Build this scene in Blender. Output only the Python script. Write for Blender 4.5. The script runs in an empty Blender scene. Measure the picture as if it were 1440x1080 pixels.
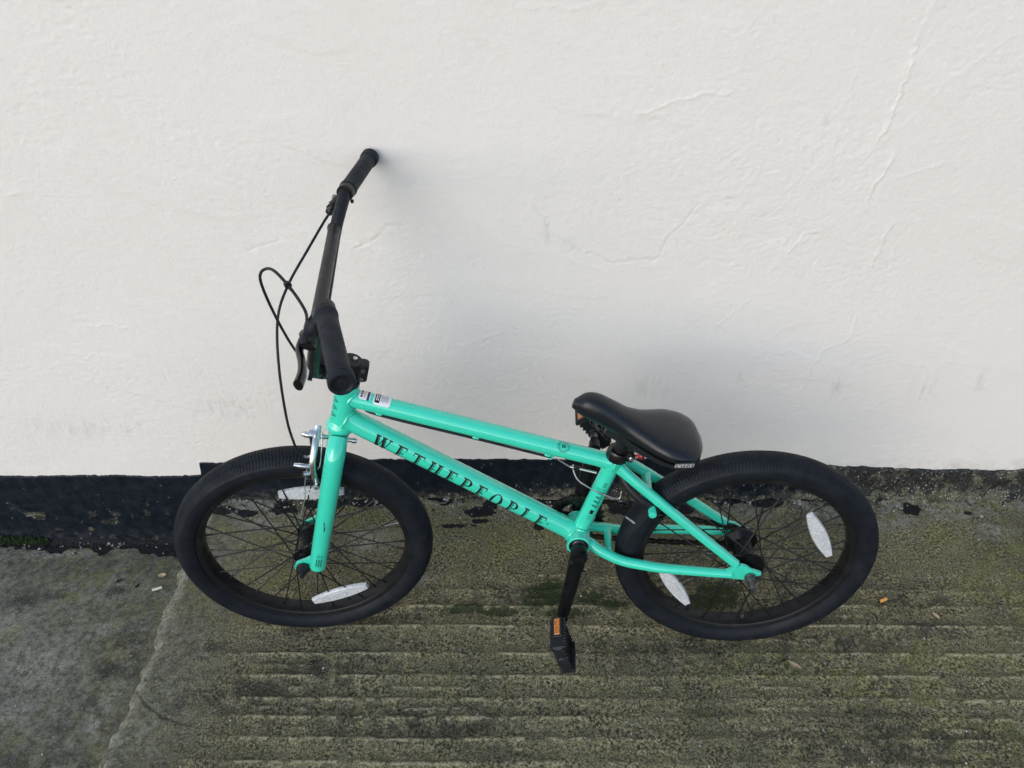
import bpy, math, random
import numpy as np
from mathutils import Matrix, Vector, Quaternion
random.seed(7)
rad = math.radians
SC = bpy.context.scene
COL = SC.collection

# ------------------------------------------------------------------ camera
pitch, yaw, roll = rad(36.964), rad(-1.357), rad(1.081)
fw = Vector((0, math.cos(pitch), -math.sin(pitch)))
rt = Vector((1, 0, 0)); up = rt.cross(fw)
qz = Quaternion((0, 0, 1), -yaw)
fw, rt, up = qz @ fw, qz @ rt, qz @ up
qr = Quaternion(fw, roll)
rt, up = qr @ rt, qr @ up
cam_d = bpy.data.cameras.new('camera'); cam = bpy.data.objects.new('camera', cam_d); COL.objects.link(cam)
R3 = Matrix((rt, up, -fw)).transposed()
cam.matrix_world = Matrix.Translation((-0.28, -1.4512, 1.4602)) @ R3.to_4x4()
cam_d.sensor_fit = 'HORIZONTAL'; cam_d.sensor_width = 36.0; cam_d.lens = 1100.8 / 1440 * 36
cam_d.clip_start = 0.02; cam_d.clip_end = 500
SC.camera = cam

# ------------------------------------------------------------------ sky, sun, exposure
SUN_DIR = Vector((0.60, 1.0, -0.58)).normalized()      # the way the light travels
world = bpy.data.worlds.new('World'); SC.world = world; world.use_nodes = True
wt = world.node_tree; wt.nodes.clear()
sky = wt.nodes.new('ShaderNodeTexSky'); sky.sky_type = 'NISHITA'; sky.sun_disc = False
sky.sun_elevation = math.asin(-SUN_DIR.z)
sky.sun_rotation = math.atan2(-SUN_DIR.x, -SUN_DIR.y)
sky.air_density = 1.0; sky.dust_density = 0.8; sky.ozone_density = 1.0
hs = wt.nodes.new('ShaderNodeHueSaturation'); hs.inputs['Saturation'].default_value = 0.85
bg = wt.nodes.new('ShaderNodeBackground'); bg.inputs['Strength'].default_value = 0.145
wo = wt.nodes.new('ShaderNodeOutputWorld')
wt.links.new(sky.outputs[0], hs.inputs['Color']); wt.links.new(hs.outputs[0], bg.inputs[0]); wt.links.new(bg.outputs[0], wo.inputs[0])
sun_d = bpy.data.lights.new('sun', 'SUN'); sun_d.energy = 0.35; sun_d.angle = rad(34); sun_d.color = (1.0, 0.97, 0.93)
sun = bpy.data.objects.new('sun', sun_d); COL.objects.link(sun)
sun.rotation_mode = 'QUATERNION'; sun.rotation_quaternion = SUN_DIR.to_track_quat('-Z', 'Y')
SC.view_settings.view_transform = 'Standard'; SC.view_settings.look = 'None'
SC.view_settings.gamma = 1.0; SC.view_settings.use_curve_mapping = False
SC.view_settings.exposure = 0.82

# ------------------------------------------------------------------ node helpers
class NT:
    def __init__(s, name):
        s.m = bpy.data.materials.new(name); s.m.use_nodes = True
        s.t = s.m.node_tree; s.t.nodes.clear()
        s.out = s.n('OutputMaterial'); s.p = s.n('BsdfPrincipled')
        s.t.links.new(s.p.outputs[0], s.out.inputs[0])
        s.tc = s.n('TexCoord').outputs['Object']
    def n(s, k): return s.t.nodes.new('ShaderNode' + k)
    def set(s, sock, v):
        if isinstance(v, bpy.types.NodeSocket): s.t.links.new(v, sock)
        else:
            if hasattr(sock.default_value, '__len__') and not hasattr(v, '__len__'): v = (v, v, v, 1)
            if hasattr(v, '__len__') and len(v) == 3 and len(sock.default_value) == 4: v = (*v, 1)
            sock.default_value = v
    def math(s, op, a, b=0.0, c=None, clamp=False):
        x = s.n('Math'); x.operation = op; x.use_clamp = clamp
        s.set(x.inputs[0], a); s.set(x.inputs[1], b)
        if c is not None: s.set(x.inputs[2], c)
        return x.outputs[0]
    def mapv(s, scale=(1, 1, 1), rot=(0, 0, 0), loc=(0, 0, 0)):
        x = s.n('Mapping'); s.t.links.new(s.tc, x.inputs[0])
        x.inputs['Scale'].default_value = scale; x.inputs['Rotation'].default_value = rot; x.inputs['Location'].default_value = loc
        return x.outputs[0]
    def noise(s, scale, detail=3, rough=0.55, vec=None, dist=0.0):
        x = s.n('TexNoise'); s.t.links.new(vec or s.tc, x.inputs['Vector'])
        x.inputs['Scale'].default_value = scale; x.inputs['Detail'].default_value = detail
        x.inputs['Roughness'].default_value = rough; x.inputs['Distortion'].default_value = dist
        return x.outputs[0]
    def voro(s, scale, feature='F1', vec=None, out='Distance'):
        x = s.n('TexVoronoi'); x.feature = feature; s.t.links.new(vec or s.tc, x.inputs['Vector'])
        x.inputs['Scale'].default_value = scale
        return x.outputs[out]
    def rng(s, v, lo, hi, a=0.0, b=1.0):
        x = s.n('MapRange'); x.interpolation_type = 'SMOOTHSTEP'; s.set(x.inputs[0], v)
        for i, q in enumerate((lo, hi, a, b)): s.set(x.inputs[i + 1], q)
        return x.outputs[0]
    def mix(s, f, a, b, mode='MIX'):
        x = s.n('Mix'); x.data_type = 'RGBA'; x.blend_type = mode
        s.set(x.inputs[0], f); s.set(x.inputs[6], a); s.set(x.inputs[7], b)
        return x.outputs[2]
    def attr(s, name):
        x = s.n('Attribute'); x.attribute_name = name; return x.outputs['Fac']
    def bump(s, h, strength=0.5, dist=0.002, normal=None):
        x = s.n('Bump'); s.set(x.inputs['Height'], h); x.inputs['Strength'].default_value = strength
        x.inputs['Distance'].default_value = dist
        if normal is not None: s.t.links.new(normal, x.inputs['Normal'])
        return x.outputs[0]
    def done(s, color, rough=0.5, metal=0.0, normal=None, coat=0.0, spec=0.5):
        s.set(s.p.inputs['Base Color'], color); s.set(s.p.inputs['Roughness'], rough)
        s.set(s.p.inputs['Metallic'], metal); s.p.inputs['Coat Weight'].default_value = coat
        s.p.inputs['Coat Roughness'].default_value = 0.08
        s.set(s.p.inputs['Specular IOR Level'], spec)
        if normal is not None: s.t.links.new(normal, s.p.inputs['Normal'])
        return s.m

def simple(name, col, rough, metal=0.0, coat=0.0, var=0.15, vscale=60, bscale=0, bdist=0.0004, spec=0.5, dust=None):
    t = NT(name)
    n1 = t.noise(vscale, 4)
    c = t.mix(t.rng(n1, .3, .7), tuple(q * (1 - var) for q in col), tuple(min(1, q * (1 + var)) for q in col))
    if dust:
        c = t.mix(t.math('MULTIPLY', t.rng(t.noise(28, 6, .7), .52, .75), dust[1]), c, dust[0])
    r = t.rng(t.noise(vscale * .7, 3), .3, .7, rough * .85, min(1, rough * 1.15))
    nm = t.bump(t.noise(bscale, 4, .6), .6, bdist) if bscale else None
    return t.done(c, r, metal, nm, coat, spec)

# ------------------------------------------------------------------ materials
GREEN = (0.037, 0.63, 0.445)
M = {}
M['green'] = simple('green_paint', GREEN, .18, coat=1.0, var=.03, vscale=25, dust=((.075, .50, .37), .22))
M['black_gloss'] = simple('black_gloss_paint', (.006, .0062, .007), .22, coat=.2, var=.2, spec=0.35)
M['crank_black'] = simple('crank_black_paint', (.0055, .0060, .0072), .30, var=.2, spec=.16)
M['black_satin'] = simple('black_satin', (.010, .0108, .0125), .40, var=.25, dust=((.05, .05, .045), .35), spec=0.28)
M['rim'] = simple('black_anodised_rim', (.008, .0085, .0098), .36, var=.2, dust=((.07, .068, .06), .25), spec=0.28)
M['plastic'] = simple('black_plastic', (.013, .0145, .018), .45, var=.2, bscale=500, bdist=.0002, spec=0.25)
M['rubber'] = simple('grip_rubber', (.0105, .0140, .0200), .60, var=.15, bscale=700, bdist=.0003, spec=0.2)
M['tyre'] = simple('tyre_rubber', (.0085, .0110, .0155), .55, var=.25, vscale=40, bscale=420, bdist=.0003, dust=((.030, .032, .036), .30), spec=0.16)
M['saddle'] = simple('saddle_vinyl', (.0085, .0105, .0145), .32, var=.12, bscale=650, bdist=.00035, spec=0.35)
M['silver'] = simple('polished_alloy', (.66, .67, .69), .30, metal=1.0, var=.06)
M['steel'] = simple('steel_cable', (.55, .56, .57), .33, metal=.9, var=.1)
M['grey_steel'] = simple('dark_steel', (.12, .12, .125), .40, metal=.8, var=.2)
M['chain'] = simple('oiled_chain', (.035, .034, .033), .38, metal=.7, var=.4)
M['ink'] = simple('black_print', (.008, .009, .010), .45, var=.05, spec=0.3)
M['white_print'] = simple('white_print', (.72, .73, .76), .5, var=.03)
M['navy_print'] = simple('navy_print', (.02, .035, .12), .45, var=.05)
M['sand_print'] = simple('sand_print', (.65, .42, .22), .45, var=.05)
M['red'] = simple('red_plastic', (.25, .008, .012), .3, var=.1)
M['paper'] = simple('cigarette_paper', (.62, .60, .55), .8, var=.12, vscale=200)
M['leaf'] = simple('dead_leaf', (.40, .31, .18), .75, var=.3, vscale=150)
M['char'] = simple('charred_black', (.012, .012, .012), .8, var=.3)

def tan_filter():
    t = NT('cigarette_filter')
    v = t.voro(900)
    c = t.mix(t.rng(v, .2, .5), (.55, .22, .045), (.68, .33, .08))
    return t.done(c, .75)
M['filter'] = tan_filter()

def reflector(name, c1, c2, tr):
    t = NT(name)
    w1 = t.n('TexBrick'); t.t.links.new(t.mapv((1, 1, 1), (rad(90), 0, rad(0))), w1.inputs['Vector'])
    w1.inputs['Scale'].default_value = 160; w1.inputs['Mortar Size'].default_value = .06
    v = t.voro(190)
    c = t.mix(t.rng(v, .2, .6), c1, c2)
    c = t.mix(t.math('MULTIPLY', t.rng(t.noise(45, 4, .6), .50, .60), .22), c, tuple(q * .55 for q in c2))
    c = t.mix(t.math('MULTIPLY', w1.outputs['Fac'], .45), c, tuple(q * .55 for q in c2))
    nm = t.bump(v, .5, .0006)
    m = t.done(c, .18, 0, nm, .5)
    t.p.inputs['Transmission Weight'].default_value = tr
    return m
M['clear'] = reflector('clear_prismatic_plastic', (.80, .82, .84), (.62, .64, .67), .08)
M['amber'] = reflector('amber_prismatic_plastic', (.75, .26, .02), (.50, .15, .012), 0)

def wall_mat():
    t = NT('white_masonry_paint')
    n1 = t.noise(2.2, 5, .6); n2 = t.noise(14, 5, .65)
    c = t.mix(t.rng(n1, .3, .7), (.722, .687, .652), (.728, .699, .670))
    c = t.mix(t.math('MULTIPLY', t.rng(n2, .55, .8), .25), c, (.655, .648, .638))
    sc = t.math('MULTIPLY', t.attr('scuff'), t.rng(t.noise(60, 5, .7, t.mapv((1, 1, .35))), .42, .68))
    c = t.mix(t.math('MULTIPLY', sc, .55), c, (.42, .42, .42))
    c = t.mix(t.math('MULTIPLY', t.attr('crack'), .30), c, (.50, .49, .47))
    low = t.math('MULTIPLY', t.attr('low'), t.rng(t.noise(26, 6, .7), .35, .75))
    c = t.mix(t.math('MULTIPLY', low, .55), c, (.34, .32, .27))
    spk = t.math('MULTIPLY', t.rng(t.voro(9), .0, .035, 1, 0), t.rng(t.noise(5, 2), .55, .6))
    c = t.mix(t.math('MULTIPLY', spk, .5), c, (.3, .3, .29))
    h = t.math('ADD', t.math('MULTIPLY', t.noise(230, 5, .6), .5), t.math('MULTIPLY', t.noise(75, 4, .6), .9))
    nm = t.bump(h, .5, .0022)
    return t.done(c, .62, 0, nm, 0, .35)
M['wall'] = wall_mat()

def plinth_mat():
    t = NT('black_bitumen_paint')
    n = t.noise(35, 6, .7); f = t.noise(170, 4, .7)
    c = t.mix(t.rng(n, .35, .7), (.0035, .0066, .0120), (.0075, .0120, .0200))
    worn = t.attr('worn')
    ww = t.math('ADD', t.math('MULTIPLY', worn, .42), t.noise(48, 6, .72))
    c = t.mix(t.math('MULTIPLY', t.rng(ww, .66, .76), .85), c, t.mix(t.rng(f, .35, .65), (.012, .013, .0125), (.052, .050, .043)))
    g2 = t.math('ADD', t.math('MULTIPLY', worn, .30), t.noise(22, 6, .7, t.mapv((1, 1, 1), loc=(3, 1, 2))))
    c = t.mix(t.math('MULTIPLY', t.rng(g2, .76, .84), .8), c, t.mix(t.rng(f, .35, .65), (.05, .055, .022), (.16, .15, .12)))
    sp = t.math('MULTIPLY', t.rng(t.voro(170), .14, .30, 1, 0), t.rng(t.math('ADD', t.noise(70, 4), t.math('MULTIPLY', worn, .22)), .66, .72))
    c = t.mix(sp, c, (.42, .41, .38))
    h = t.math('ADD', t.math('MULTIPLY', f, .5), n)
    nm = t.bump(t.math('MULTIPLY', h, t.math('ADD', t.math('MULTIPLY', worn, .8), .22)), .6, .003)
    return t.done(c, t.rng(n, .3, .7, .36, .6), 0, nm, 0, .22)
M['plinth'] = plinth_mat()

def ground_mat():
    t = NT('weathered_concrete')
    big = t.noise(3.2, 5, .6); mid = t.noise(19, 6, .68); fine = t.noise(165, 5, .75); gr = t.noise(420, 3, .6)
    left = t.attr('smooth')
    c = t.mix(t.rng(fine, .42, .61), (.025, .0228, .0145), (.385, .335, .195))
    c = t.mix(t.rng(mid, .42, .60), c, t.mix(t.rng(gr, .40, .62), (.029, .0268, .018), (.360, .318, .190)))
    csm = t.mix(t.rng(t.noise(60, 6, .72), .39, .61), (.064, .069, .057), (.205, .213, .175))
    lsp = t.math('MULTIPLY', t.rng(t.noise(150, 4, .65), .60, .67), t.rng(t.noise(13, 4, .6), .47, .60))
    csm = t.mix(t.math('MULTIPLY', lsp, .8), csm, (.42, .42, .39))
    csm = t.mix(t.math('MULTIPLY', t.rng(t.noise(7, 4, .6), .50, .62), .35), csm, (.050, .056, .055))
    c = t.mix(t.math('MULTIPLY', left, .88), c, csm)
    c = t.mix(t.math('MULTIPLY', t.rng(big, .46, .62), .42), c, (.034, .034, .028))
    tn = t.math('MULTIPLY', t.attr('tan'), t.rng(t.noise(60, 6, .78), .42, .58))
    c = t.mix(t.math('MULTIPLY', tn, .5), c, t.mix(t.rng(fine, .38, .62), (.085, .078, .045), (.36, .33, .21)))
    # algae
    ye = t.math('MULTIPLY', t.attr('algae'), t.rng(t.noise(24, 6, .7), .40, .58))
    c = t.mix(t.math('MULTIPLY', ye, .7), c, t.mix(t.rng(fine, .35, .65), (.060, .068, .016), (.255, .255, .085)))
    # pale bloom of lime
    pl = t.math('MULTIPLY', t.attr('pale'), t.rng(t.noise(45, 6, .72), .41, .57))
    c = t.mix(t.math('MULTIPLY', pl, .8), c, t.mix(t.rng(fine, .3, .7), (.18, .178, .15), (.42, .41, .365)))
    # dark damp stains
    dk = t.math('MULTIPLY', t.attr('stain'), t.rng(t.noise(21, 6, .72), .40, .57))
    c = t.mix(t.math('MULTIPLY', dk, .78), c, t.mix(t.rng(fine, .4, .7), (.016, .0165, .015), (.040, .040, .035)))
    # tan worn ridge tops
    rd = t.math('ADD', t.math('MULTIPLY', t.attr('ridge'), .27), t.math('MULTIPLY', t.noise(120, 6, .8), .90))
    c = t.mix(t.math('MULTIPLY', t.rng(rd, .58, .68), .85), c, t.mix(t.rng(gr, .35, .65), (.20, .18, .105), (.46, .42, .28)))
    # aggregate pebbles and chips
    vc = t.n('TexVoronoi'); t.t.links.new(t.tc, vc.inputs['Vector']); vc.inputs['Scale'].default_value = 95
    sel = t.n('SeparateColor'); t.t.links.new(vc.outputs['Color'], sel.inputs[0])
    pb = t.math('MULTIPLY', t.rng(vc.outputs['Distance'], .26, .40, 1, 0), t.rng(sel.outputs[0], .88, .92))
    c = t.mix(t.math('MULTIPLY', pb, .7), c, t.mix(sel.outputs[1], (.055, .055, .05), (.24, .235, .20)))
    vc2 = t.n('TexVoronoi'); t.t.links.new(t.tc, vc2.inputs['Vector']); vc2.inputs['Scale'].default_value = 240
    s2 = t.n('SeparateColor'); t.t.links.new(vc2.outputs['Color'], s2.inputs[0])
    p2 = t.math('MULTIPLY', t.rng(vc2.outputs['Distance'], .22, .42, 1, 0), t.rng(s2.outputs[0], .93, .96))
    fl = t.math('MULTIPLY', t.rng(t.noise(270, 4, .65), .57, .64), t.rng(t.noise(33, 4, .6), .42, .58))
    c = t.mix(t.math('MULTIPLY', fl, .7), c, (.30, .285, .21))
    c = t.mix(t.math('MULTIPLY', p2, .75), c, t.mix(s2.outputs[1], (.08, .08, .07), (.36, .35, .31)))
    pit = t.math('MULTIPLY', t.rng(t.noise(270, 3, .6), .36, .42, 1, 0), .7)
    pit = t.math('MULTIPLY', pit, t.math('SUBTRACT', 1.0, t.math('MULTIPLY', left, .75)))
    c = t.mix(pit, c, (.013, .013, .012))
    # moss
    ms = t.math('ADD', t.math('MULTIPLY', t.attr('moss'), .42), t.math('MULTIPLY', t.noise(52, 6, .75), .75))
    c = t.mix(t.math('MULTIPLY', t.rng(ms, .60, .72), .85), c, t.mix(t.rng(gr, .4, .65), (.010, .017, .005), (.034, .052, .013)))
    # broken edge of the slab
    eg = t.math('MULTIPLY', t.attr('edge'), t.rng(t.noise(50, 6, .75), .40, .58))
    c = t.mix(t.math('MULTIPLY', eg, .8), c, t.mix(t.rng(fine, .3, .7), (.12, .125, .10), (.34, .34, .285)))
    ck = t.math('MULTIPLY', t.attr('crack'), t.rng(t.noise(60, 3), .35, .5))
    c = t.mix(t.math('MULTIPLY', ck, .8), c, (.02, .02, .018))
    # splashes of black paint by the wall
    pa = t.math('ADD', t.attr('paint'), t.math('MULTIPLY', t.math('SUBTRACT', t.noise(42, 5, .65), .5), .75))
    pm = t.rng(pa, .50, .53)
    c = t.mix(pm, c, t.mix(t.rng(fine, .4, .7), (.010, .011, .012), (.030, .031, .031)))
    h = t.math('ADD', t.math('MULTIPLY', t.noise(210, 4, .7), .8), t.math('MULTIPLY', t.noise(48, 5, .65), 1.0))
    h = t.math('ADD', h, t.math('MULTIPLY', pb, .35)); h = t.math('ADD', h, t.math('MULTIPLY', gr, .35))
    h = t.math('SUBTRACT', h, pit)
    k = t.math('SUBTRACT', 1.0, t.math('MULTIPLY', left, .55))
    nm = t.bump(t.math('MULTIPLY', h, k), .75, .0030)
    return t.done(c, t.math('ADD', t.math('MULTIPLY', mid, .25), .62), 0, nm, 0, .18)
M['ground'] = ground_mat()
M['moss'] = simple('moss_green', (.026, .050, .011), .9, var=.5, vscale=220)
M['far_ground'] = simple('yard_concrete', (.085, .085, .078), .85, var=.25, vscale=4, bscale=60, bdist=.003)

# ------------------------------------------------------------------ mesh helpers
def tag(o, label=None, cat=None, group=None, kind=None):
    if label: o['label'] = label
    if cat: o['category'] = cat
    if group: o['group'] = group
    if kind: o['kind'] = kind
    return o

# bike axes: u forward, v up, w out to the near side  ->  local blender axes
BL = np.array([[-1., 0, 0], [0, 0, -1.], [0, 1., 0]])
def L3(p): return np.asarray(p, float) @ BL.T

def nrm(a):
    a = np.asarray(a, float); return a / (np.linalg.norm(a) + 1e-12)

class MB:
    """collects shapes in bike axes, then links them as one mesh object"""
    def __init__(s): s.v = []; s.f = []
    def add(s, vs, fs):
        b = len(s.v); s.v += [tuple(map(float, q)) for q in vs]; s.f += [tuple(i + b for i in f) for f in fs]
    def rings(s, R, closed=True, cap0=True, cap1=True):
        n = len(R[0]); vs = [p for r in R for p in r]; fs = []
        for i in range(len(R) - 1):
            for j in range(n if closed else n - 1):
                a = i * n + j; b = i * n + (j + 1) % n
                fs.append((a, b, b + n, a + n))
        if closed and cap0: fs.append(tuple(range(n))[::-1])
        if closed and cap1: fs.append(tuple((len(R) - 1) * n + j for j in range(n)))
        s.add(vs, fs)
    def tube(s, path, r, seg=14, cap=True, flat=None):
        P = [np.asarray(p, float) for p in path]; n = len(P)
        rr = list(r) if hasattr(r, '__len__') else [r] * n
        T = [nrm(P[min(i + 1, n - 1)] - P[max(i - 1, 0)]) for i in range(n)]
        a = np.array([0, 0, 1.]) if abs(T[0][2]) < .8 else np.array([1., 0, 0])
        N = nrm(a - T[0] * (a @ T[0])); R = []
        for i in range(n):
            N = nrm(N - T[i] * (N @ T[i])); B = np.cross(T[i], N)
            k = flat if flat else (1, 1)
            R.append([P[i] + rr[i] * (k[0] * math.cos(t) * N + k[1] * math.sin(t) * B) for t in (2 * math.pi * j / seg for j in range(seg))])
        s.rings(R, True, cap, cap)
        return s
    def lathe(s, prof, o, ax, seg=24, cap=True):
        """prof: list of (distance along the axis, radius)"""
        o = np.asarray(o, float); ax = nrm(ax)
        a = np.array([0, 0, 1.]) if abs(ax[2]) < .8 else np.array([1., 0, 0])
        N = nrm(a - ax * (a @ ax)); B = np.cross(ax, N)
        s.rings([[o + ax * d + r * (math.cos(t) * N + math.sin(t) * B) for t in (2 * math.pi * j / seg for j in range(seg))] for d, r in prof], True, cap, cap)
        return s
    def box(s, c, ax, sz, bev=0.0):
        """box with axes ax (3 vectors) and full sizes sz, edges bevelled in the first two axes"""
        c = np.asarray(c, float); X, Y, Z = [nrm(a) for a in ax]; hx, hy, hz = [q / 2 for q in sz]
        b = min(bev, hx * .95, hy * .95)
        pts = [(-hx + b, -hy), (hx - b, -hy), (hx, -hy + b), (hx, hy - b), (hx - b, hy), (-hx + b, hy), (-hx, hy - b), (-hx, -hy + b)] if b > 0 else [(-hx, -hy), (hx, -hy), (hx, hy), (-hx, hy)]
        bz = b * .6
        def ring(z, k):
            return [c + X * (x * (1 - k / hx)) + Y * (y * (1 - k / hy)) + Z * z for x, y in pts]
        if b > 0: s.rings([ring(-hz, bz), ring(-hz + bz, 0), ring(hz - bz, 0), ring(hz, bz)])
        else: s.rings([ring(-hz, 0), ring(hz, 0)])
        return s
    def plate(s, pts, c, X, Y, th):
        """extruded polygon (2d points) in the plane X,Y, thickness th"""
        c = np.asarray(c, float); X = nrm(X); Y = nrm(Y); Z = np.cross(X, Y)
        s.rings([[c + X * x + Y * y + Z * (-th / 2) for x, y in pts], [c + X * x + Y * y + Z * (th / 2) for x, y in pts]])
        return s
    def ball(s, c, r, seg=12):
        c = np.asarray(c, float); r = np.array(r if hasattr(r, '__len__') else (r, r, r), float)
        R = []
        for i in range(1, seg // 2):
            a = math.pi * i / (seg // 2)
            R.append([c + r * np.array([math.sin(a) * math.cos(t), math.cos(a), math.sin(a) * math.sin(t)]) for t in (2 * math.pi * j / seg for j in range(seg))])
        s.rings(R)
        return s
    def build(s, name, mat, parent=None, xf=None, smooth=40, bike=True, mesh_only=False):
        V = np.array(s.v, float)
        if xf is not None: V = xf(V)
        if bike: V = L3(V)
        me = bpy.data.meshes.new(name); me.from_pydata(V.tolist(), [], s.f); me.validate()
        import bmesh
        bm = bmesh.new(); bm.from_mesh(me); bmesh.ops.recalc_face_normals(bm, faces=bm.faces); bm.to_mesh(me); bm.free()
        me.materials.append(mat)
        if smooth:
            me.shade_smooth(); me.set_sharp_from_angle(angle=rad(smooth))
        if mesh_only: return me
        return link(name, me, parent)

def link(name, me, parent=None):
    o = bpy.data.objects.new(name, me); COL.objects.link(o)
    if parent is not None: o.parent = parent
    return o

def curve(pts, n=10):
    """Catmull-Rom through the points"""
    P = [np.asarray(p, float) for p in pts]
    P = [2 * P[0] - P[1]] + P + [2 * P[-1] - P[-2]]; out = []
    for i in range(1, len(P) - 2):
        for k in range(n):
            t = k / n
            out.append(.5 * (2 * P[i] + (P[i + 1] - P[i - 1]) * t + (2 * P[i - 1] - 5 * P[i] + 4 * P[i + 1] - P[i + 2]) * t * t + (3 * P[i] - 3 * P[i - 1] + P[i + 1] - 0 - P[i - 1] * 0 - 0 + 0 + (P[i + 2] - P[i + 1] * 1 - 3 * P[i + 1] + 0)) * 0) if False else
                       .5 * ((2 * P[i]) + (-P[i - 1] + P[i + 1]) * t + (2 * P[i - 1] - 5 * P[i] + 4 * P[i + 1] - P[i + 2]) * t ** 2 + (-P[i - 1] + 3 * P[i] - 3 * P[i + 1] + P[i + 2]) * t ** 3))
    out.append(P[-2]); return out

def fillet(pts, r, n=6):
    """polyline with rounded corners"""
    P = [np.asarray(p, float) for p in pts]; out = [P[0]]
    for i in range(1, len(P) - 1):
        a = P[i] - P[i - 1]; b = P[i + 1] - P[i]; la = np.linalg.norm(a); lb = np.linalg.norm(b)
        d = min(r, la * .45, lb * .45); s = P[i] - a / la * d; e = P[i] + b / lb * d
        for k in range(n + 1):
            t = k / n; out.append((1 - t) ** 2 * s + 2 * t * (1 - t) * P[i] + t * t * e)
    out.append(P[-1]); return out

# ------------------------------------------------------------------ numpy noise and height-field grids
def vnoise(x, y, scale, seed):
    rs = np.random.RandomState(seed); tab = rs.rand(256, 256)
    X = x * scale; Y = y * scale; xi = np.floor(X).astype(int); yi = np.floor(Y).astype(int)
    fx = X - xi; fy = Y - yi; fx = fx * fx * (3 - 2 * fx); fy = fy * fy * (3 - 2 * fy)
    g = lambda a, b: tab[a % 256, b % 256]
    return (g(xi, yi) * (1 - fx) + g(xi + 1, yi) * fx) * (1 - fy) + (g(xi, yi + 1) * (1 - fx) + g(xi + 1, yi + 1) * fx) * fy
def fbm(x, y, scale, seed, oct=4, gain=.5):
    s = 0; a = 1; t = 0
    for k in range(oct):
        s = s + a * vnoise(x, y, scale * 2 ** k, seed + k); t += a; a *= gain
    return s / t
def sst(x, a, b):
    t = np.clip((x - a) / (b - a), 0, 1); return t * t * (3 - 2 * t)
def blobs(x, y, pts, seed=0):
    """soft spots: (x, y, radius x, radius y)"""
    o = np.zeros_like(x)
    for px, py, rx, ry in pts:
        o = np.maximum(o, np.exp(-(((x - px) / rx) ** 2 + ((y - py) / ry) ** 2)))
    return o
def polydist(x, y, line):
    d = np.full(x.shape, 9.0)
    for (ax, ay), (bx, by) in zip(line[:-1], line[1:]):
        dx, dy = bx - ax, by - ay; t = np.clip(((x - ax) * dx + (y - ay) * dy) / (dx * dx + dy * dy + 1e-9), 0, 1)
        d = np.minimum(d, np.hypot(x - ax - t * dx, y - ay - t * dy))
    return d
def spaced(parts):
    """parts: list of (start, end, step)"""
    out = []
    for a, b, st in parts: out.append(np.linspace(a, b, max(2, int(round((b - a) / st)) + 1))[:-1])
    out.append(np.array([parts[-1][1]])); return np.concatenate(out)
def grid_mesh(name, X, Y, Z, mat, attrs=None, flip=False):
    ny, nx = X.shape; n = nx * ny
    co = np.stack([X, Y, Z], -1).reshape(-1, 3).astype(np.float32)
    i = np.arange(n).reshape(ny, nx); q = np.stack([i[:-1, :-1], i[:-1, 1:], i[1:, 1:], i[1:, :-1]], -1).reshape(-1, 4)
    if flip: q = q[:, ::-1]
    me = bpy.data.meshes.new(name); me.vertices.add(n); me.vertices.foreach_set('co', co.ravel())
    me.loops.add(q.size); me.loops.foreach_set('vertex_index', q.ravel().astype(np.int32))
    me.polygons.add(len(q)); me.polygons.foreach_set('loop_start', np.arange(0, q.size, 4, dtype=np.int32))
    me.update(calc_edges=True); me.shade_smooth()
    for k, a in (attrs or {}).items():
        at = me.attributes.new(k, 'FLOAT', 'POINT'); at.data.foreach_set('value', a.ravel().astype(np.float32))
    me.materials.append(mat); return me

# ------------------------------------------------------------------ the ground
DROP = -0.155                       # the yard to the left lies one step lower
g_far = MB()
a = 60.0
g_far.add([(-a, -a, DROP - .05), (a, -a, DROP - .05), (a, 1, DROP - .05), (-a, 1, DROP - .05)], [(0, 1, 2, 3)])
ground = g_far.build('ground', M['far_ground'], bike=False, smooth=0)
tag(ground, 'weathered concrete ground of the yard in front of the white wall', kind='structure')

JY = np.array([-9, -.72, -.637, -.599, -.495, -.415, -.33, -.237, 0.05]); JX = np.array([-1.10, -1.106, -1.098, -1.096, -1.097, -1.105, -1.109, -1.116, -1.118])
def joint_x(y):
    return np.interp(y, JY, JX) + (vnoise(y, y * 0, 22, 5) - .5) * .014 + (vnoise(y, y * 0, 70, 8) - .5) * .009 + (vnoise(y, y * 0, 170, 18) - .5) * .005
GROOVES = np.array([-.397, -.466, -.519, -.571, -.611, -.655])
gy = list(GROOVES)
for k in range(1, 40): gy.append(-.655 - .047 * k)
gy += [-.345, -.30, -.252, -.205]
GY = np.array(sorted(gy))

ys = spaced([(-8, -1.2, .25), (-1.2, -.85, .02), (-.85, .004, .003)])
# right slab: x runs from the joint edge to the right
xs = spaced([(0, .06, .003), (.06, 1.85, .0032), (1.85, 2.6, .02), (2.6, 9, .3)])
S, Y = np.meshgrid(xs, ys)
X = joint_x(Y) * np.exp(-S * 12) + (-1.105) * (1 - np.exp(-S * 12)) + S
edge_d = S
wob = (fbm(X, Y, 3.0, 31, 3) - .5) * .012
d = np.min(np.abs((Y + wob)[..., None] - GY[None, None, :]), axis=-1)
inslab = sst(X, -1.0, -.78) * sst(Y, -.20, -.36)
amp = .35 + .65 * sst(fbm(X, Y, 4, 77, 3), .3, .65)
gm_ = (GY[1:] + GY[:-1]) / 2
d2 = np.min(np.abs((Y + wob * 1.3)[..., None] - gm_[None, None, :]), axis=-1)
wdt = .0028 + .0042 * fbm(X, Y, 55, 42, 3)
ridge = np.exp(-(d / wdt) ** 2) * amp * (.30 + .70 * sst(fbm(X, Y, 34, 41, 4, .65), .36, .56))
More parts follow.
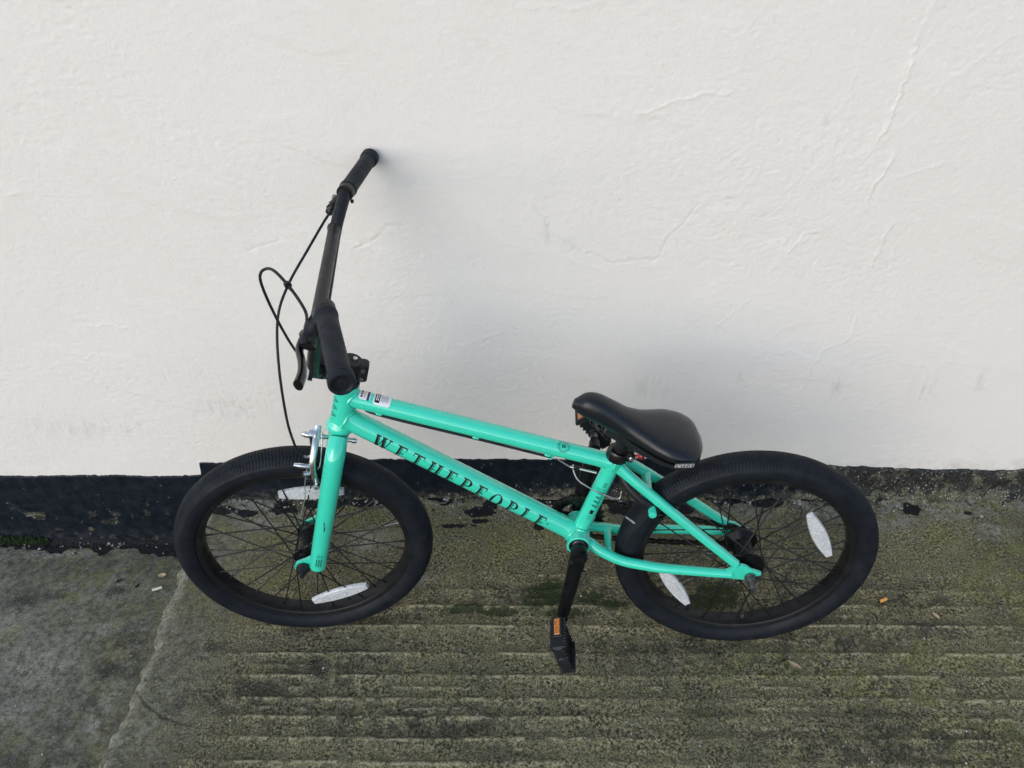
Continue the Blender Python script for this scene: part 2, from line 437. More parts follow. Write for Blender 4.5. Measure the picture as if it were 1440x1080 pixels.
ridge = np.maximum(ridge, .8 * np.exp(-(d2 / wdt) ** 2) * sst(fbm(X, Y, 9, 43, 3), .45, .62) * sst(fbm(X, Y, 40, 44, 3), .38, .58)) * inslab
Z = .0042 * ridge - .0022 * inslab * (1 - np.exp(-(d / .014) ** 2)) + (fbm(X, Y, 6, 11, 4) - .5) * .006 + (fbm(X, Y, 60, 12, 3) - .5) * .0022 * (.35 + inslab)
rub = sst(Y, -.06, -.005) * (.5 + .5 * sst(X, -.75, -.5))
Z += rub * (fbm(X, Y, 32, 51, 4) - .35) * .022
Z -= .014 * (1 - sst(edge_d, 0, .022 + .016 * vnoise(Y, X, 18, 3))) + (fbm(Y, X, 60, 19, 3) - .35) * .008 * (1 - sst(edge_d, .012, .035)) + (1 - sst(edge_d, 0, .006)) * .008
cr1 = polydist(X, Y, [(.65, -.348), (.53, -.455), (.48, -.515), (.452, -.563), (.392, -.652), (.348, -.701)])
cr2 = polydist(X, Y, [(-1.095, -.545), (-1.055, -.585), (-1.01, -.612), (-.95, -.628)])
dwob = (fbm(X, Y, 45, 61, 3) - .5) * .016
crack = np.exp(-((cr2 + np.abs(dwob) * .3) / .0022) ** 2) + .5 * np.exp(-((cr1 + dwob) / .0022) ** 2)
Z -= .003 * np.clip(crack, 0, 1)
paint = np.maximum(blobs(X, Y, [(-1.06, -.047, .05, .02), (-1.0, -.057, .04, .018), (-.905, -.04, .05, .03), (-.80, -.02, .09, .03), (-.505, -.008, .05, .018), (-.40, -.055, .055, .022), (-.375, -.03, .03, .03), (-.40, -.085, .03, .012),
        (-.25, -.103, .022, .018), (-.70, -.02, .06, .025), (-.20, -.01, .12, .03), (-.03, -.04, .07, .035), (.10, -.045, .07, .028), (.23, -.012, .08, .028), (.335, -.022, .06, .028), (.69, -.048, .035, .028), (.61, -.008, .06, .02), (.826, -.062, .016, .007), (.45, -.01, .07, .018)]),
        .62 * sst(Y, -.022, -.004)) * .86
paint = np.maximum(paint, (.34 + .12 * sst(fbm(X, Y, 14, 95, 3), .4, .6)) * sst(Y, -.085, -.03) * sst(X, -1.05, -.9))
paint = np.maximum(paint, .55 * blobs(X, Y, [(-.46, -.10, .12, .02), (-.57, -.03, .07, .015), (.03, -.075, .13, .012)]))
strip = sst(Y, -.17, -.06) * sst(fbm(X, Y, 11, 81, 4), .36, .56)
algae = np.maximum(blobs(X, Y, [(-1.0, -.11, .10, .05), (-.9, -.14, .12, .06), (-.47, -.06, .12, .05), (-.35, -.15, .22, .08), (.71, -.13, .10, .05), (.89, -.17, .12, .06), (.53, -.48, .14, .06), (.40, -.50, .12, .05), (.22, -.48, .16, .05), (.67, -.48, .12, .06), (.17, -.51, .12, .05), (.45, -.555, .2, .05), (.61, -.65, .2, .06), (-.9, -.30, .25, .10), (.1, -.13, .3, .06), (.9, -.3, .3, .2)]), np.maximum(.30, .95 * strip))
mossa = blobs(X, Y, [(-.226, -.289, .045, .035), (-.26, -.339, .06, .025), (-.091, -.339, .05, .022), (.155, -.299, .08, .035), (-.347, -.358, .07, .02), (-.14, -.319, .05, .025), (.05, -.33, .08, .03), (-.2, -.36, .08, .02), (-.23, -.31, .09, .04), (.12, -.33, .12, .035), (-.42, -.35, .08, .02)])
stain = np.maximum(blobs(X, Y, [(-.88, -.56, .16, .06), (.468, -.54, .05, .035), (.60, -.32, .14, .05), (-.97, -.45, .05, .02), (-.67, -.50, .16, .06), (-.975, -.585, .05, .03), (.60, -.40, .09, .035), (-.57, -.34, .2, .05), (0, -.46, .25, .04), (-.22, -.32, .26, .09), (.27, -.36, .22, .08), (.35, -.44, .2, .04), (-.5, -.62, .3, .06), (.45, -.66, .3, .07), (-.75, -.40, .1, .03), (.1, -.25, .5, .06)]), .18)
pale = np.maximum(blobs(X, Y, [(-.61, -.03, .05, .02), (.47, -.056, .06, .03), (.79, -.056, .12, .035), (.92, -.02, .10, .03), (.01, -.06, .06, .02), (.186, -.06, .07, .02), (-.47, -.02, .10, .018), (-.67, -.15, .06, .04), (-.95, -.09, .06, .03), (.62, -.09, .08, .03), (.86, -.12, .05, .03), (.3, -.06, .06, .02), (-.55, -.27, .05, .02)]), .9 * sst(Y, -.12, -.03) * sst(fbm(X, Y, 17, 82, 4), .44, .60))
smooth = (1 - sst(X, -1.04, -.86)) * .8
tan = np.clip(blobs(X, Y, [(-.74, -.57, .24, .14), (-.86, -.38, .12, .07), (-.40, -.60, .20, .07), (.02, -.655, .30, .05), (-.55, -.44, .2, .04), (.05, -.50, .2, .04), (-.93, -.66, .1, .06)]) * (.35 + .65 * sst(fbm(X, Y, 8, 91, 3), .35, .6)), 0, 1)
edge = (1 - sst(edge_d, .010, .034 + .014 * vnoise(Y, X, 25, 4)))
me = grid_mesh('slab', X, Y, Z, M['ground'], dict(tan=tan, ridge=ridge, paint=paint, algae=algae, moss=mossa, stain=stain, pale=pale, smooth=smooth, edge=edge, crack=np.clip(crack, 0, 1)))
slab_r = link('slab', me, ground); slab_r['label'] = 'grooved concrete slab under the bicycle'
# riser of the step, down from the broken edge
yr = ys; rows = spaced([(0, 1, .12)])
Tm, Yr = np.meshgrid(rows, yr)
Xr = joint_x(Yr) + (-.004 - .012 * Tm) * sst(Tm, 0, .2) + (fbm(Tm * .15, Yr, 40, 9, 3) - .5) * .010 * sst(Tm, 0, .3)
z0 = Z[:, 0][:, None]; Zr = z0 * (1 - Tm) + (DROP - .03) * Tm
zz = np.zeros_like(Xr)
me = grid_mesh('step_riser', Xr, Yr, Zr, M['ground'], dict(ridge=zz, paint=.6 * sst(Yr, -.05, -.01), algae=zz + .4, moss=zz, stain=zz + .4, pale=zz, smooth=zz + .6, edge=zz + .5 * (1 - Tm), crack=zz), flip=True)
riser = link('step_riser', me, slab_r)
# left slab
xs = spaced([(-9, -2.3, .3), (-2.3, -1.85, .02), (-1.85, -1.07, .0035)])
X, Y = np.meshgrid(xs, ys)
Z = DROP + (fbm(X, Y, 5, 21, 4) - .5) * .006 + (fbm(X, Y, 70, 22, 3) - .5) * .0012 + sst(Y, -.03, 0) * (.004 + .010 * fbm(X, Y, 40, 23, 3))
ex = np.array([-1.72, -1.59, -1.56, -1.536, -1.52, -1.48, -1.457, -1.428, -1.41, -1.393, -1.347, -1.33, -1.295, -1.26, -1.225, -1.1])
ey = np.array([-.033, -.046, -.056, -.063, -.038, -.040, -.046, -.068, -.05, -.036, -.038, -.05, -.063, -.066, -.071, -.07])
edge_y = np.interp(X, ex, ey) - (vnoise(X, X * 0, 60, 2) - .5) * .012
paint = sst(Y - edge_y, -.012, .012)
zz = np.zeros_like(X)
algae = np.clip(np.maximum(.22 + .45 * sst(fbm(X, Y, 7, 96, 4), .42, .62), .7 * blobs(X, Y, [(-1.25, -.12, .12, .06), (-1.4, -.1, .2, .05), (-1.22, -.3, .08, .2)])), 0, 1)
stain = np.maximum(blobs(X, Y, [(-1.56, -.215, .06, .03), (-1.33, -.18, .05, .02), (-1.70, -.25, .05, .03), (-1.49, -.20, .04, .02), (-1.25, -.4, .08, .2), (-1.3, -.65, .2, .06)]), .22)
pale = np.maximum(blobs(X, Y, [(-1.427, -.508, .05, .04), (-1.433, -.402, .10, .06), (-1.219, -.50, .018, .035), (-1.229, -.55, .018, .04), (-1.62, -.30, .10, .08), (-1.55, -.06, .12, .02), (-1.38, -.055, .03, .02), (-1.75, -.06, .1, .02), (-1.3, -.30, .03, .02)]), .10)
me = grid_mesh('slab', X, Y, Z, M['ground'], dict(ridge=zz, paint=paint, algae=algae, moss=zz + .3 * blobs(X, Y, [(-1.7, -.02, .1, .02)]), stain=stain, pale=pale, smooth=zz + 1, edge=zz, crack=zz))
slab_l = link('slab', me, ground); slab_l['label'] = 'smoother grey slab one step lower on the left'

# ------------------------------------------------------------------ the wall
CR = [[(-.112, .983), (-.052, .993), (.01, 1.018), (.085, 1.021)], [(.413, 1.173), (.403, 1.084), (.388, .988), (.384, .934)], [(.413, .896), (.392, .804)], [(.454, .76), (.428, .663)], [(.343, .907), (.411, .904)], [(.305, 1.115), (.305, .989), (.326, .901)],
      [(-.261, .81), (-.228, .742), (-.163, .704), (-.097, .682), (-.011, .69), (.011, .739), (.066, .816), (.126, .822)], [(.24, .733), (.258, .7), (.281, .745), (.333, .758)], [(.359, .331), (.376, .455), (.415, .476), (.445, .497), (.432, .548)], [(.526, .894), (.432, .856)],
      [(-.639, .715), (-.584, .742), (-.559, .773), (-.531, .765)], [(-.893, .736), (-.853, .717), (-.781, .743)], [(-1.027, .729), (-1.028, .672), (-.944, .645)], [(-1.323, .84), (-1.285, .844)], [(-1.313, .578), (-1.284, .55), (-1.259, .531), (-1.163, .53)], [(.439, .449), (.655, .405)],
      [(.481, 1.045), (.576, 1.127)], [(.403, .943), (.481, 1.045)], [(-.302, 1.166), (-.145, 1.175)], [(-1.161, 1.039), (-1.161, .987)], [(-.638, .147), (-.584, .24)], [(-.441, .468), (-.344, .506)], [(.126, .512), (.198, .593)]]
AMP = [1.0, 1.6, 1.5, 1.2, .6, .5, -1.0, 1.1, .8, .6, -1.0, -.9, .7, .7, .7, .5, .4, .3, .5, .5, -.4, .6, .5]
xs = spaced([(-8, -2.2, .3), (-2.2, -1.75, .02), (-1.75, 1.05, .0026), (1.05, 1.6, .02), (1.6, 8, .3)])
zs = spaced([(-.3, .06, .05), (.06, 1.26, .0026), (1.26, 1.6, .02), (1.6, 4.0, .25)])
X, Z = np.meshgrid(xs, zs)
inside = sst(X, -1.9, -1.7) * sst(-X, -1.2, -1.0) * sst(-Z, -1.4, -1.25)
h = (fbm(X, Z, 1.6, 101, 3) - .5) * .007 + (fbm(X, Z, 7, 102, 3) - .5) * .0016
patch = .25 + .75 * sst(fbm(X, Z, 3.6, 103, 4), .42, .68)
wx = X + (fbm(X, Z, 12, 104, 3) - .5) * .05; wz = Z + (fbm(X, Z, 12, 107, 3) - .5) * .05
h += patch * np.abs(fbm(wx, wz * 1.5, 58, 110, 4) - .5) * -.0025
h += (1 - patch) * (fbm(wx, wz * 1.8, 55, 115, 4) - .5) * .0010
# trowel drags
ang = X * .4 + Z; h += sst(fbm(X * .5, ang, 9, 121, 2), .62, .70) * .0008
crack = np.zeros_like(X)
for ln, am in zip(CR, AMP):
    xs_ = [p[0] for p in ln]; zs_ = [p[1] for p in ln]
    c0 = np.searchsorted(xs, min(xs_) - .06); c1 = np.searchsorted(xs, max(xs_) + .06); r0 = np.searchsorted(zs, min(zs_) - .06); r1 = np.searchsorted(zs, max(zs_) + .06)
    sx = X[r0:r1, c0:c1]; sz = Z[r0:r1, c0:c1]
    wob = (fbm(sx, sz, 30, 130, 4, .65) - .5) * .034
    dd = polydist(sx + wob, sz + wob * .7, ln); g = np.exp(-(dd / .0022) ** 2) * sst(fbm(sx, sz, 22, 140, 3), .28, .50)
    h[r0:r1, c0:c1] += g * .0011 * am
    # one lip stands higher than the other
    h[r0:r1, c0:c1] += np.exp(-(dd / .018) ** 2) * (fbm(sx, sz, 70, 145, 3) - .35) * .0014 * abs(am)
    if am < 0: crack[r0:r1, c0:c1] = np.maximum(crack[r0:r1, c0:c1], g * .8)
scuff = blobs(X, Z, [(.636, .348, .03, .035), (.437, .349, .012, .035), (.277, .969, .007, .010), (.216, .385, .012, .02), (-.237, .762, .006, .03), (.008, .356, .04, .03), (-.036, 1.073, .003, .003), (.147, 1.149, .003, .003), (-1.116, .954, .003, .006), (.398, .668, .003, .003), (.326, .627, .003, .003), (-.98, .30, .06, .03), (-1.35, .24, .12, .03), (.76, .37, .01, .04)])
low = (1 - sst(Z, .09, .125 + .03 * fbm(X, Z * 0, 8, 150, 2))) * sst(X, .15, .35) + .10 * (1 - sst(Z, .10, .32))
me = grid_mesh('building_wall', X, -h * inside, Z, M['wall'], dict(crack=crack, scuff=scuff, low=low))
wall = link('building_wall', me)
tag(wall, 'white painted rough render wall with a black band along its foot', 'wall')
wb = MB(); wb.box((0, .16, 1.85), ((1, 0, 0), (0, 1, 0), (0, 0, 1)), (16, .28, 4.3), 0)
wb.build('wall_core', M['wall'], wall, bike=False, smooth=0)
# painted plinth band
xs = spaced([(-8, -2.2, .3), (-2.2, -1.75, .02), (-1.75, 1.05, .003), (1.05, 1.6, .02), (1.6, 8, .3)])
tx = np.array([-8, -1.64, -1.4, -1.2, -1.112, -1.108, -1.08, -.53, -.1, .2, .40, .5355, .75, .96, 8]); tz = np.array([.082, .0823, .080, .081, .0815, .124, .125, .1348, .132, .126, .118, .1068, .094, .0932, .093])
top = np.interp(xs, tx, tz) + (fbm(xs, xs * 0, 9, 160, 3) - .5) * .013 * sst(np.abs(xs + 1.11), .01, .06) + (fbm(xs, xs * 0, 90, 163, 3) - .5) * .006
bot = np.interp(xs, [-8, -1.14, -1.10, 8], [DROP - .03, DROP - .03, -.03, -.03])
ts = np.concatenate([np.linspace(0, 1, 72), [1.0]])
Tm, X = np.meshgrid(ts, xs, indexing='ij')
Z = bot[None, :] * (1 - Tm) + top[None, :] * Tm
right = sst(X, .25, .5)
lump = (fbm(X, Z, 9, 170, 3) - .5) * .004 + (fbm(X, Z, 45, 171, 4) - .5) * (.0012 + .010 * right)
foot = 1 - sst(Z - np.where(X < -1.11, DROP, 0), 0, .045)
lump += foot * (.003 + .007 * fbm(X, Z, 14, 172, 3)) + foot * (fbm(X, Z, 70, 173, 3) - .5) * .008
Yp = -.0040 - np.clip(lump, -.003, .05); Yp -= right * .006
Yp -= (fbm(X, Z, 1.6, 101, 3) - .5) * .007
Yp[-1, :] = .004
worn = np.clip((.0 + .34 * (X > -1.1)) * foot + .80 * right + .5 * 1.1 * blobs(X, Z, [(-.20, .025, .14, .04), (-.02, .04, .12, .05), (.15, .04, .14, .05), (-.48, .01, .12, .02), (-.85, .01, .12, .02)]) + .30 * sst(foot, .75, .98) * (X > -1.6) + .75 * sst(fbm(X, Z, 34, 97, 3), .62, .72) * sst(-Z, -.06, .06), 0, 1.2)
me = grid_mesh('plinth_band', X, Yp, Z, M['plinth'], dict(worn=worn))
link('plinth_band', me, wall)
# rubble and flakes gathered at the foot of the wall (nobody could count them)
db = MB()
for k in range(900):
    right_side = random.random() < .78
    x = random.uniform(-1.1, .95) if right_side else random.uniform(-1.72, -1.13)
    y = -abs(random.gauss(0, .022)) - .004; z = (0 if right_side else DROP) + .002
    s = random.choice([.0012, .0016, .002, .0028, .004]); c = np.array([x, y, z])
    a = random.uniform(0, 3.14); X_ = np.array([math.cos(a), math.sin(a), random.uniform(-.3, .3)]); Y_ = np.array([-math.sin(a), math.cos(a), random.uniform(-.3, .3)])
    n = random.choice([4, 5, 6]); pts = [(s * random.uniform(.7, 1.6) * math.cos(2 * math.pi * j / n), s * random.uniform(.6, 1.2) * math.sin(2 * math.pi * j / n)) for j in range(n)]
    db.plate(pts, c, X_, Y_, s * .8)
mt = NT('paint_flakes'); oi = mt.voro(60, out='Color'); sp_ = mt.n('SeparateColor'); mt.t.links.new(oi, sp_.inputs[0])
M['flake'] = mt.done(mt.mix(mt.rng(sp_.outputs[0], .45, .75), (.02, .021, .021), (.36, .35, .31)), .8)
o = db.build('rubble', M['flake'], bike=False, smooth=0)
tag(o, 'pale and black paint flakes and grit lying along the foot of the wall', 'rubble', kind='stuff')

# moss tuft at the foot of the wall on the far left
mo = MB()
for k in range(2600):
    x = random.uniform(-1.80, -1.585); q = math.sin(math.pi * min(1, max(0, (x + 1.86) / .275))) ** .6
    y = random.uniform(-.032, -.006); hh = (.010 + .016 * random.random()) * q
    z = DROP + .004 + random.random() * .016 * q
    a = random.uniform(0, 6.28); l = random.uniform(.003, .007); t = np.array([math.cos(a), math.sin(a), random.uniform(.2, 1.2)]) * l
    sd = np.array([-math.sin(a), math.cos(a), 0]) * .0011; c = np.array([x, y, z])
    mo.add([c - sd, c + sd, c + t + sd * .3, c + t - sd * .3], [(0, 1, 2, 3)])
o = mo.build('moss', M['moss'], bike=False, smooth=0)
tag(o, 'green moss tuft growing at the foot of the black plinth on the left', 'moss', kind='stuff')

# moss creeping on the slab below the pedals
mo = MB()
for (cx, cy, rx, ry, n) in [(-.226, -.289, .035, .028, 200), (-.26, -.339, .045, .018, 140), (-.10, -.339, .035, .014, 110), (.155, -.299, .06, .022, 150), (-.14, -.322, .035, .016, 60), (-.35, -.36, .045, .012, 50)]:
    for k in range(n):
        x = random.gauss(cx, rx * .6); y = random.gauss(cy, ry * .6); a = random.uniform(0, 6.28); l = random.uniform(.0015, .0035)
        c = np.array([x, y, random.uniform(-.0005, .002)]); t = np.array([math.cos(a), math.sin(a), random.uniform(.1, .8)]) * l; sd = np.array([-math.sin(a), math.cos(a), 0]) * .0009
        mo.add([c - sd, c + sd, c + t + sd * .3, c + t - sd * .3], [(0, 1, 2, 3)])
o = mo.build('moss', M['moss'], bike=False, smooth=0)
tag(o, 'dark green moss creeping over the damp slab beneath the pedals', 'moss', kind='stuff')

# ------------------------------------------------------------------ the bicycle
TH, PSI = rad(2.083), rad(-1.625)
bike = bpy.data.objects.new('bicycle', None); COL.objects.link(bike)
bike.location = (0.14673, -0.41877, 0.001); bike.rotation_euler = (-TH, 0, PSI)
tag(bike, 'teal green bicycle with small wheels and high black handlebar leaning on the white wall', 'bicycle')
RW, WB, OFF, HA = .254, .8739, .025, rad(74.5)
AX = np.array([-math.cos(HA), math.sin(HA), 0]); FA = np.array([WB, RW, 0]); RA = np.array([0, RW, 0])
PT = FA - OFF * np.array([math.sin(HA), math.cos(HA), 0])
def rotm(ax, a):
    K = np.array([[0, -ax[2], ax[1]], [ax[2], 0, -ax[0]], [-ax[1], ax[0], 0]])
    return np.eye(3) + math.sin(a) * K + (1 - math.cos(a)) * K @ K
SM = rotm(AX, rad(-8.241))
def steer(V): return (np.asarray(V) - PT) @ SM.T + PT
def axpt(t): return PT + AX * t              # along the steering axis
FWD = np.array([math.sin(HA), math.cos(HA), 0])   # forward, square to the axis
W = np.array([0, 0, 1.])

BB = np.array([.3279, .3015, 0]); SEATJ = np.array([.272, .4815, 0])
HT0, HT1 = axpt(.322), axpt(.420)
def flared(a, b, r, fl0=1, fl1=1, r2=None):
    a = np.asarray(a, float); b = np.asarray(b, float); L = np.linalg.norm(b - a); d = (b - a) / L; r2 = r2 or r
    ks = [0, .004, .009, .016, .03, L / 2, L - .03, L - .016, L - .009, L - .004, L]
    ex = [.0035 * fl0, .002 * fl0, .0009 * fl0, .0002 * fl0, 0, 0, 0, .0002 * fl1, .0009 * fl1, .002 * fl1, .0035 * fl1]
    return [a + d * k for k in ks], [r + (r2 - r) * k / L + e for k, e in zip(ks, ex)]

R_DT, R_TT, R_ST, R_HT = .0203, .0166, .0155, .0200
fr = MB()
# bottom bracket shell
fr.lathe([(-.037, .019), (-.037, .0225), (-.0365, .0232), (.0365, .0232), (.037, .0225), (.037, .019), (.030, .0185), (.0299, .002)], BB, W, 36)
# seat stay and chain stay bridges
def cs_pt(s): return [(.324, .302, .019 * s), (.306, .297, .0225 * s), (.285, .286, .032 * s), (.245, .2705, .041 * s), (.20, .2655, .048 * s), (.168, .2635, .052 * s), (.10, .260, .055 * s), (.035, .257, .057 * s)]
def ss_pt(s): return [(.262, .484, .014 * s), (.22, .449, .026 * s), (.159, .396, .037 * s), (.10, .344, .046 * s), (.03, .283, .055 * s)]
frame = fr.build('frame', M['green'], bike)
for br in (((.268, .2785, -.034), (.268, .2785, .034), .008), ((.205, .434, -.029), (.205, .434, .029), .0085)):
    m = MB(); m.tube(*flared(*br), seg=12); m.build('stay_bridge', M['green'], frame)
# dropout plates with an axle slot lip
for s in (-1, 1):
    m = MB()
    pts = [(.048, .010), (.034, .022), (.018, .030), (.008, .027), (-.004, .017), (-.015, .013), (-.022, .010), (-.0225, .004), (-.014, .0), (-.006, -.008), (.004, -.011), (.014, -.009), (.024, -.0085), (.042, -.006)]
    m.plate(pts, RA + W * .057 * s + np.array([.002, 0, 0]), (1, 0, 0), (0, 1, 0), .0055); m.build('dropout', M['green'], frame)
    m = MB(); m.lathe([(-.006, .0070), (.012, .0078), (.0145, .0068), (.0155, .004)], np.array([.198, .408, .044 * s]), (0, .0, s), 16); m.build('brake_boss', M['green'], frame)
hd = MB()
L_h = np.linalg.norm(HT1 - HT0)
hd.lathe([(-.004, .018), (-.004, .0230), (-.001, .0252), (.004, .0260), (.009, .0252), (.014, .0222), (.022, R_HT), (L_h - .02, R_HT), (L_h - .014, .0202), (L_h - .009, .0218), (L_h - .003, .0218), (L_h, .0205), (L_h, .012)], HT0, AX, 36)
hd.build('head_tube', M['green'], frame)
DT0, DT1 = np.array([.750, .5785, 0]), BB + np.array([.010, .006, 0])
mb = MB(); mb.tube(*flared(DT0, DT1, R_DT), seg=32); mb.build('down_tube', M['green'], frame)
TT0, TT1 = np.array([.740, .6235, 0]), np.array([.270, .4845, 0])
mb = MB(); mb.tube(*flared(TT0, TT1, R_TT, 1, 1, .0152), seg=32); mb.build('top_tube', M['green'], frame)
ST0, ST1 = BB + np.array([-.002, .008, 0]), np.array([.2625, .508, 0])
mb = MB(); mb.tube(*flared(ST0, ST1, R_ST, 1, .4), seg=28); mb.build('seat_tube', M['green'], frame)
for s in (1, -1):
    mb = MB(); P = curve(cs_pt(s), 6); mb.tube(P, np.linspace(.0112, .0092, len(P)), 18); mb.build('chain_stay', M['green'], frame)
    mb = MB(); P = curve(ss_pt(s), 6); mb.tube(P, np.concatenate([[.0125, .0113], np.linspace(.0105, .0092, len(P) - 2)]), 18); mb.build('seat_stay', M['green'], frame)
# rippled weld beads where the tubes meet
def weld(A, B, r, C_, D_, Rp):
    A = np.asarray(A, float); B = np.asarray(B, float); d = nrm(B - A); c = np.asarray(C_, float); pd = nrm(np.asarray(D_, float) - c)
    a = np.array([0, 0, 1.]); N = nrm(a - d * (a @ d)); Bn = np.cross(d, N); P = []; K = 56
    for k in range(K + 1):
        t = 2 * math.pi * k / K; o = A + (r + .0022) * (math.cos(t) * N + math.sin(t) * Bn); q = 0.0
        while q < .09:
            p = o + d * q - c
            if np.linalg.norm(p - pd * (p @ pd)) > Rp + .0004: break
            q += .0004
        P.append(o + d * q)
    m = MB(); m.tube(P, [.0021 + .0005 * (k % 2) for k in range(K + 1)], 8); m.build('weld_bead', M['green'], frame)
weld(DT0, DT1, R_DT, HT0, HT1, R_HT); weld(TT0, TT1, R_TT, HT0, HT1, R_HT)
weld(DT1, DT0, R_DT, BB, BB + W, .0232); weld(ST0, ST1, R_ST, BB, BB + W, .0232); weld(TT1, TT0, .0152, ST0, ST1, R_ST + .001)
# cable guides under the top tube
tdir = nrm(TT1 - TT0); tn = np.array([-tdir[1], tdir[0], 0]); tn = tn if tn[1] > 0 else -tn
for q in (.12, .48, .755):
    mb = MB(); c = TT0 + (TT1 - TT0) * q - tn * (R_TT + .0005) + W * .004
    mb.box(c, (tdir, tn, W), (.012, .005, .008), .002); mb.build('cable_guide', M['green'], frame)
mb = MB(); c = TT0 + (TT1 - TT0) * .775 - tn * (R_TT + .003) + W * .003
mb.tube([c + tn * .004, c - tn * .002, c - tn * .006 + tdir * -.003], .0028, 10); mb.build('cable_stop', M['green'], frame)

# ---- print on the tubes: flat shapes bent round the tube
def print_on(name, mat, polys, A, B, r, s0, e0, parent, dr=.00035):
    """polys in metres: x along the tube, y up round it; s0 start distance, e0 angle of y = 0"""
    A = np.asarray(A, float); d = nrm(np.asarray(B, float) - A); n = np.array([-d[1], d[0], 0]); n = n if n[1] > 0 or abs(n[1]) < .3 and n[0] < 0 else -n
    m = MB()
    for P in polys:
        vs = []
        # split tall shapes so that they follow the tube
        (x0, y0), (x1, y1), (x2, y2), (x3, y3) = P
        k = max(1, int(abs(y2 - y0) / .003)); row = []
        for i in range(k + 1):
            t = i / k
            for (xa, ya), (xb, yb) in (((x0, y0), (x3, y3)), ((x1, y1), (x2, y2))):
                x = xa + (xb - xa) * t; y = ya + (yb - ya) * t; e = e0 + y / r
                vs.append(A + d * (s0 + x) + (r + dr) * (math.cos(e) * W + math.sin(e) * n))
        m.add(vs, [(2 * i, 2 * i + 1, 2 * i + 3, 2 * i + 2) for i in range(k)])
    return m.build(name, mat, parent, smooth=0)
def bar(x0, y0, x1, y1): return ((x0, y0), (x1, y0), (x1, y1), (x0, y1))
def stroke(xa, ya, xb, yb, w): return ((xa - w / 2, ya), (xa + w / 2, ya), (xb + w / 2, yb), (xb - w / 2, yb))
def seg2(x, y0, y1, w=.17):       # open-face stem: heavy stroke, gap, hairline
    return [bar(x, y0, x + w, y1), bar(x + w + .045, y0, x + w + .10, y1)]
def arc(cx, cy, rx, ry, a0, a1, w0, w1, n=10, skew=0.0):
    out = []
    for i in range(n):
        t0 = a0 + (a1 - a0) * i / n; t1 = a0 + (a1 - a0) * (i + 1) / n
        def P(t):
            k = abs(math.cos(t)); w = w1 + (w0 - w1) * k
            return ((cx + rx * math.cos(t), cy + ry * math.sin(t)), (cx + (rx - w) * math.cos(t), cy + (ry - w1) * math.sin(t)))
        (a, b), (c, d) = P(t0), P(t1); out.append((a, b, d, c))
    return out
SF = .075
def serif(x, y, w): return bar(x, y, x + w, y + SF)
def gE(): return seg2(.12, 0, 1) + [serif(0, 0, .78), serif(0, 1 - SF, .74), bar(.72, 0, .78, .24), bar(.69, .78, .74, 1), bar(.3, .49, .58, .54), bar(.54, .39, .58, .64)]
def gT(): return seg2(.34, 0, 1) + [serif(.2, 0, .52), serif(.02, 1 - SF, .90), bar(.02, .76, .07, 1), bar(.87, .76, .92, 1)]
def gH(): return seg2(.10, 0, 1) + seg2(.68, 0, 1) + [serif(0, 0, .42), serif(0, 1 - SF, .42), serif(.58, 0, .42), serif(.58, 1 - SF, .42), bar(.3, .48, .7, .53)]
def gP(): return seg2(.12, 0, 1) + [serif(0, 0, .46), serif(0, 1 - SF, .42)] + arc(.40, .73, .42, .27, -math.pi / 2, math.pi / 2, .19, .07)
def gO(): return arc(.48, .5, .48, .5, 0, 2 * math.pi, .20, .06, 26) + arc(.48, .5, .27, .42, -1.1, 1.1, .03, .02, 8)
def gL(): return seg2(.12, 0, 1) + [serif(0, 0, .74), serif(0, 1 - SF, .44), bar(.68, 0, .74, .26)]
def gW(): return [stroke(.36, 0, .10, 1, .18), stroke(.45, .08, .25, 1, .055), stroke(.38, 0, .62, 1, .07), stroke(.86, 0, .60, 1, .18), stroke(.95, .08, .75, 1, .055), stroke(.90, 0, 1.14, 1, .07), serif(0, 1 - SF, .36), serif(.48, 1 - SF, .38), serif(1.0, 1 - SF, .28)]
WORD = [('W', gW, 1.28), ('E', gE, .80), ('T', gT, .94), ('H', gH, 1.0), ('E', gE, .80), ('P', gP, .84), ('E', gE, .80), ('O', gO, .96), ('P', gP, .84), ('L', gL, .78), ('E', gE, .80)]
HGT = .0300; ddir = nrm(DT1 - DT0)
s_a = (np.array([.690, .560, 0]) - DT0) @ ddir; s_b = (np.array([.392, .3475, 0]) - DT0) @ ddir
wk = .84; tot = sum(w * wk * HGT for _, _, w in WORD); gap = (s_b - s_a - tot) / (len(WORD) - 1); s = s_a
for ch, g, wd in WORD:
    P = [tuple((x * HGT * wk, y * HGT) for x, y in q) for q in g()]
    o = print_on('letter', M['ink'], P, DT0, DT1, R_DT, s, rad(-50), frame)
    s += wd * wk * HGT + gap
print_on('registered_mark', M['ink'], [tuple((x * .0045, y * .0045) for x, y in q) for q in arc(.5, .5, .5, .5, 0, 6.2832, .14, .14, 12) + [bar(.35, .3, .45, .7), bar(.5, .45, .62, .7)]], DT0, DT1, R_DT, s - gap + .003, rad(0), frame)
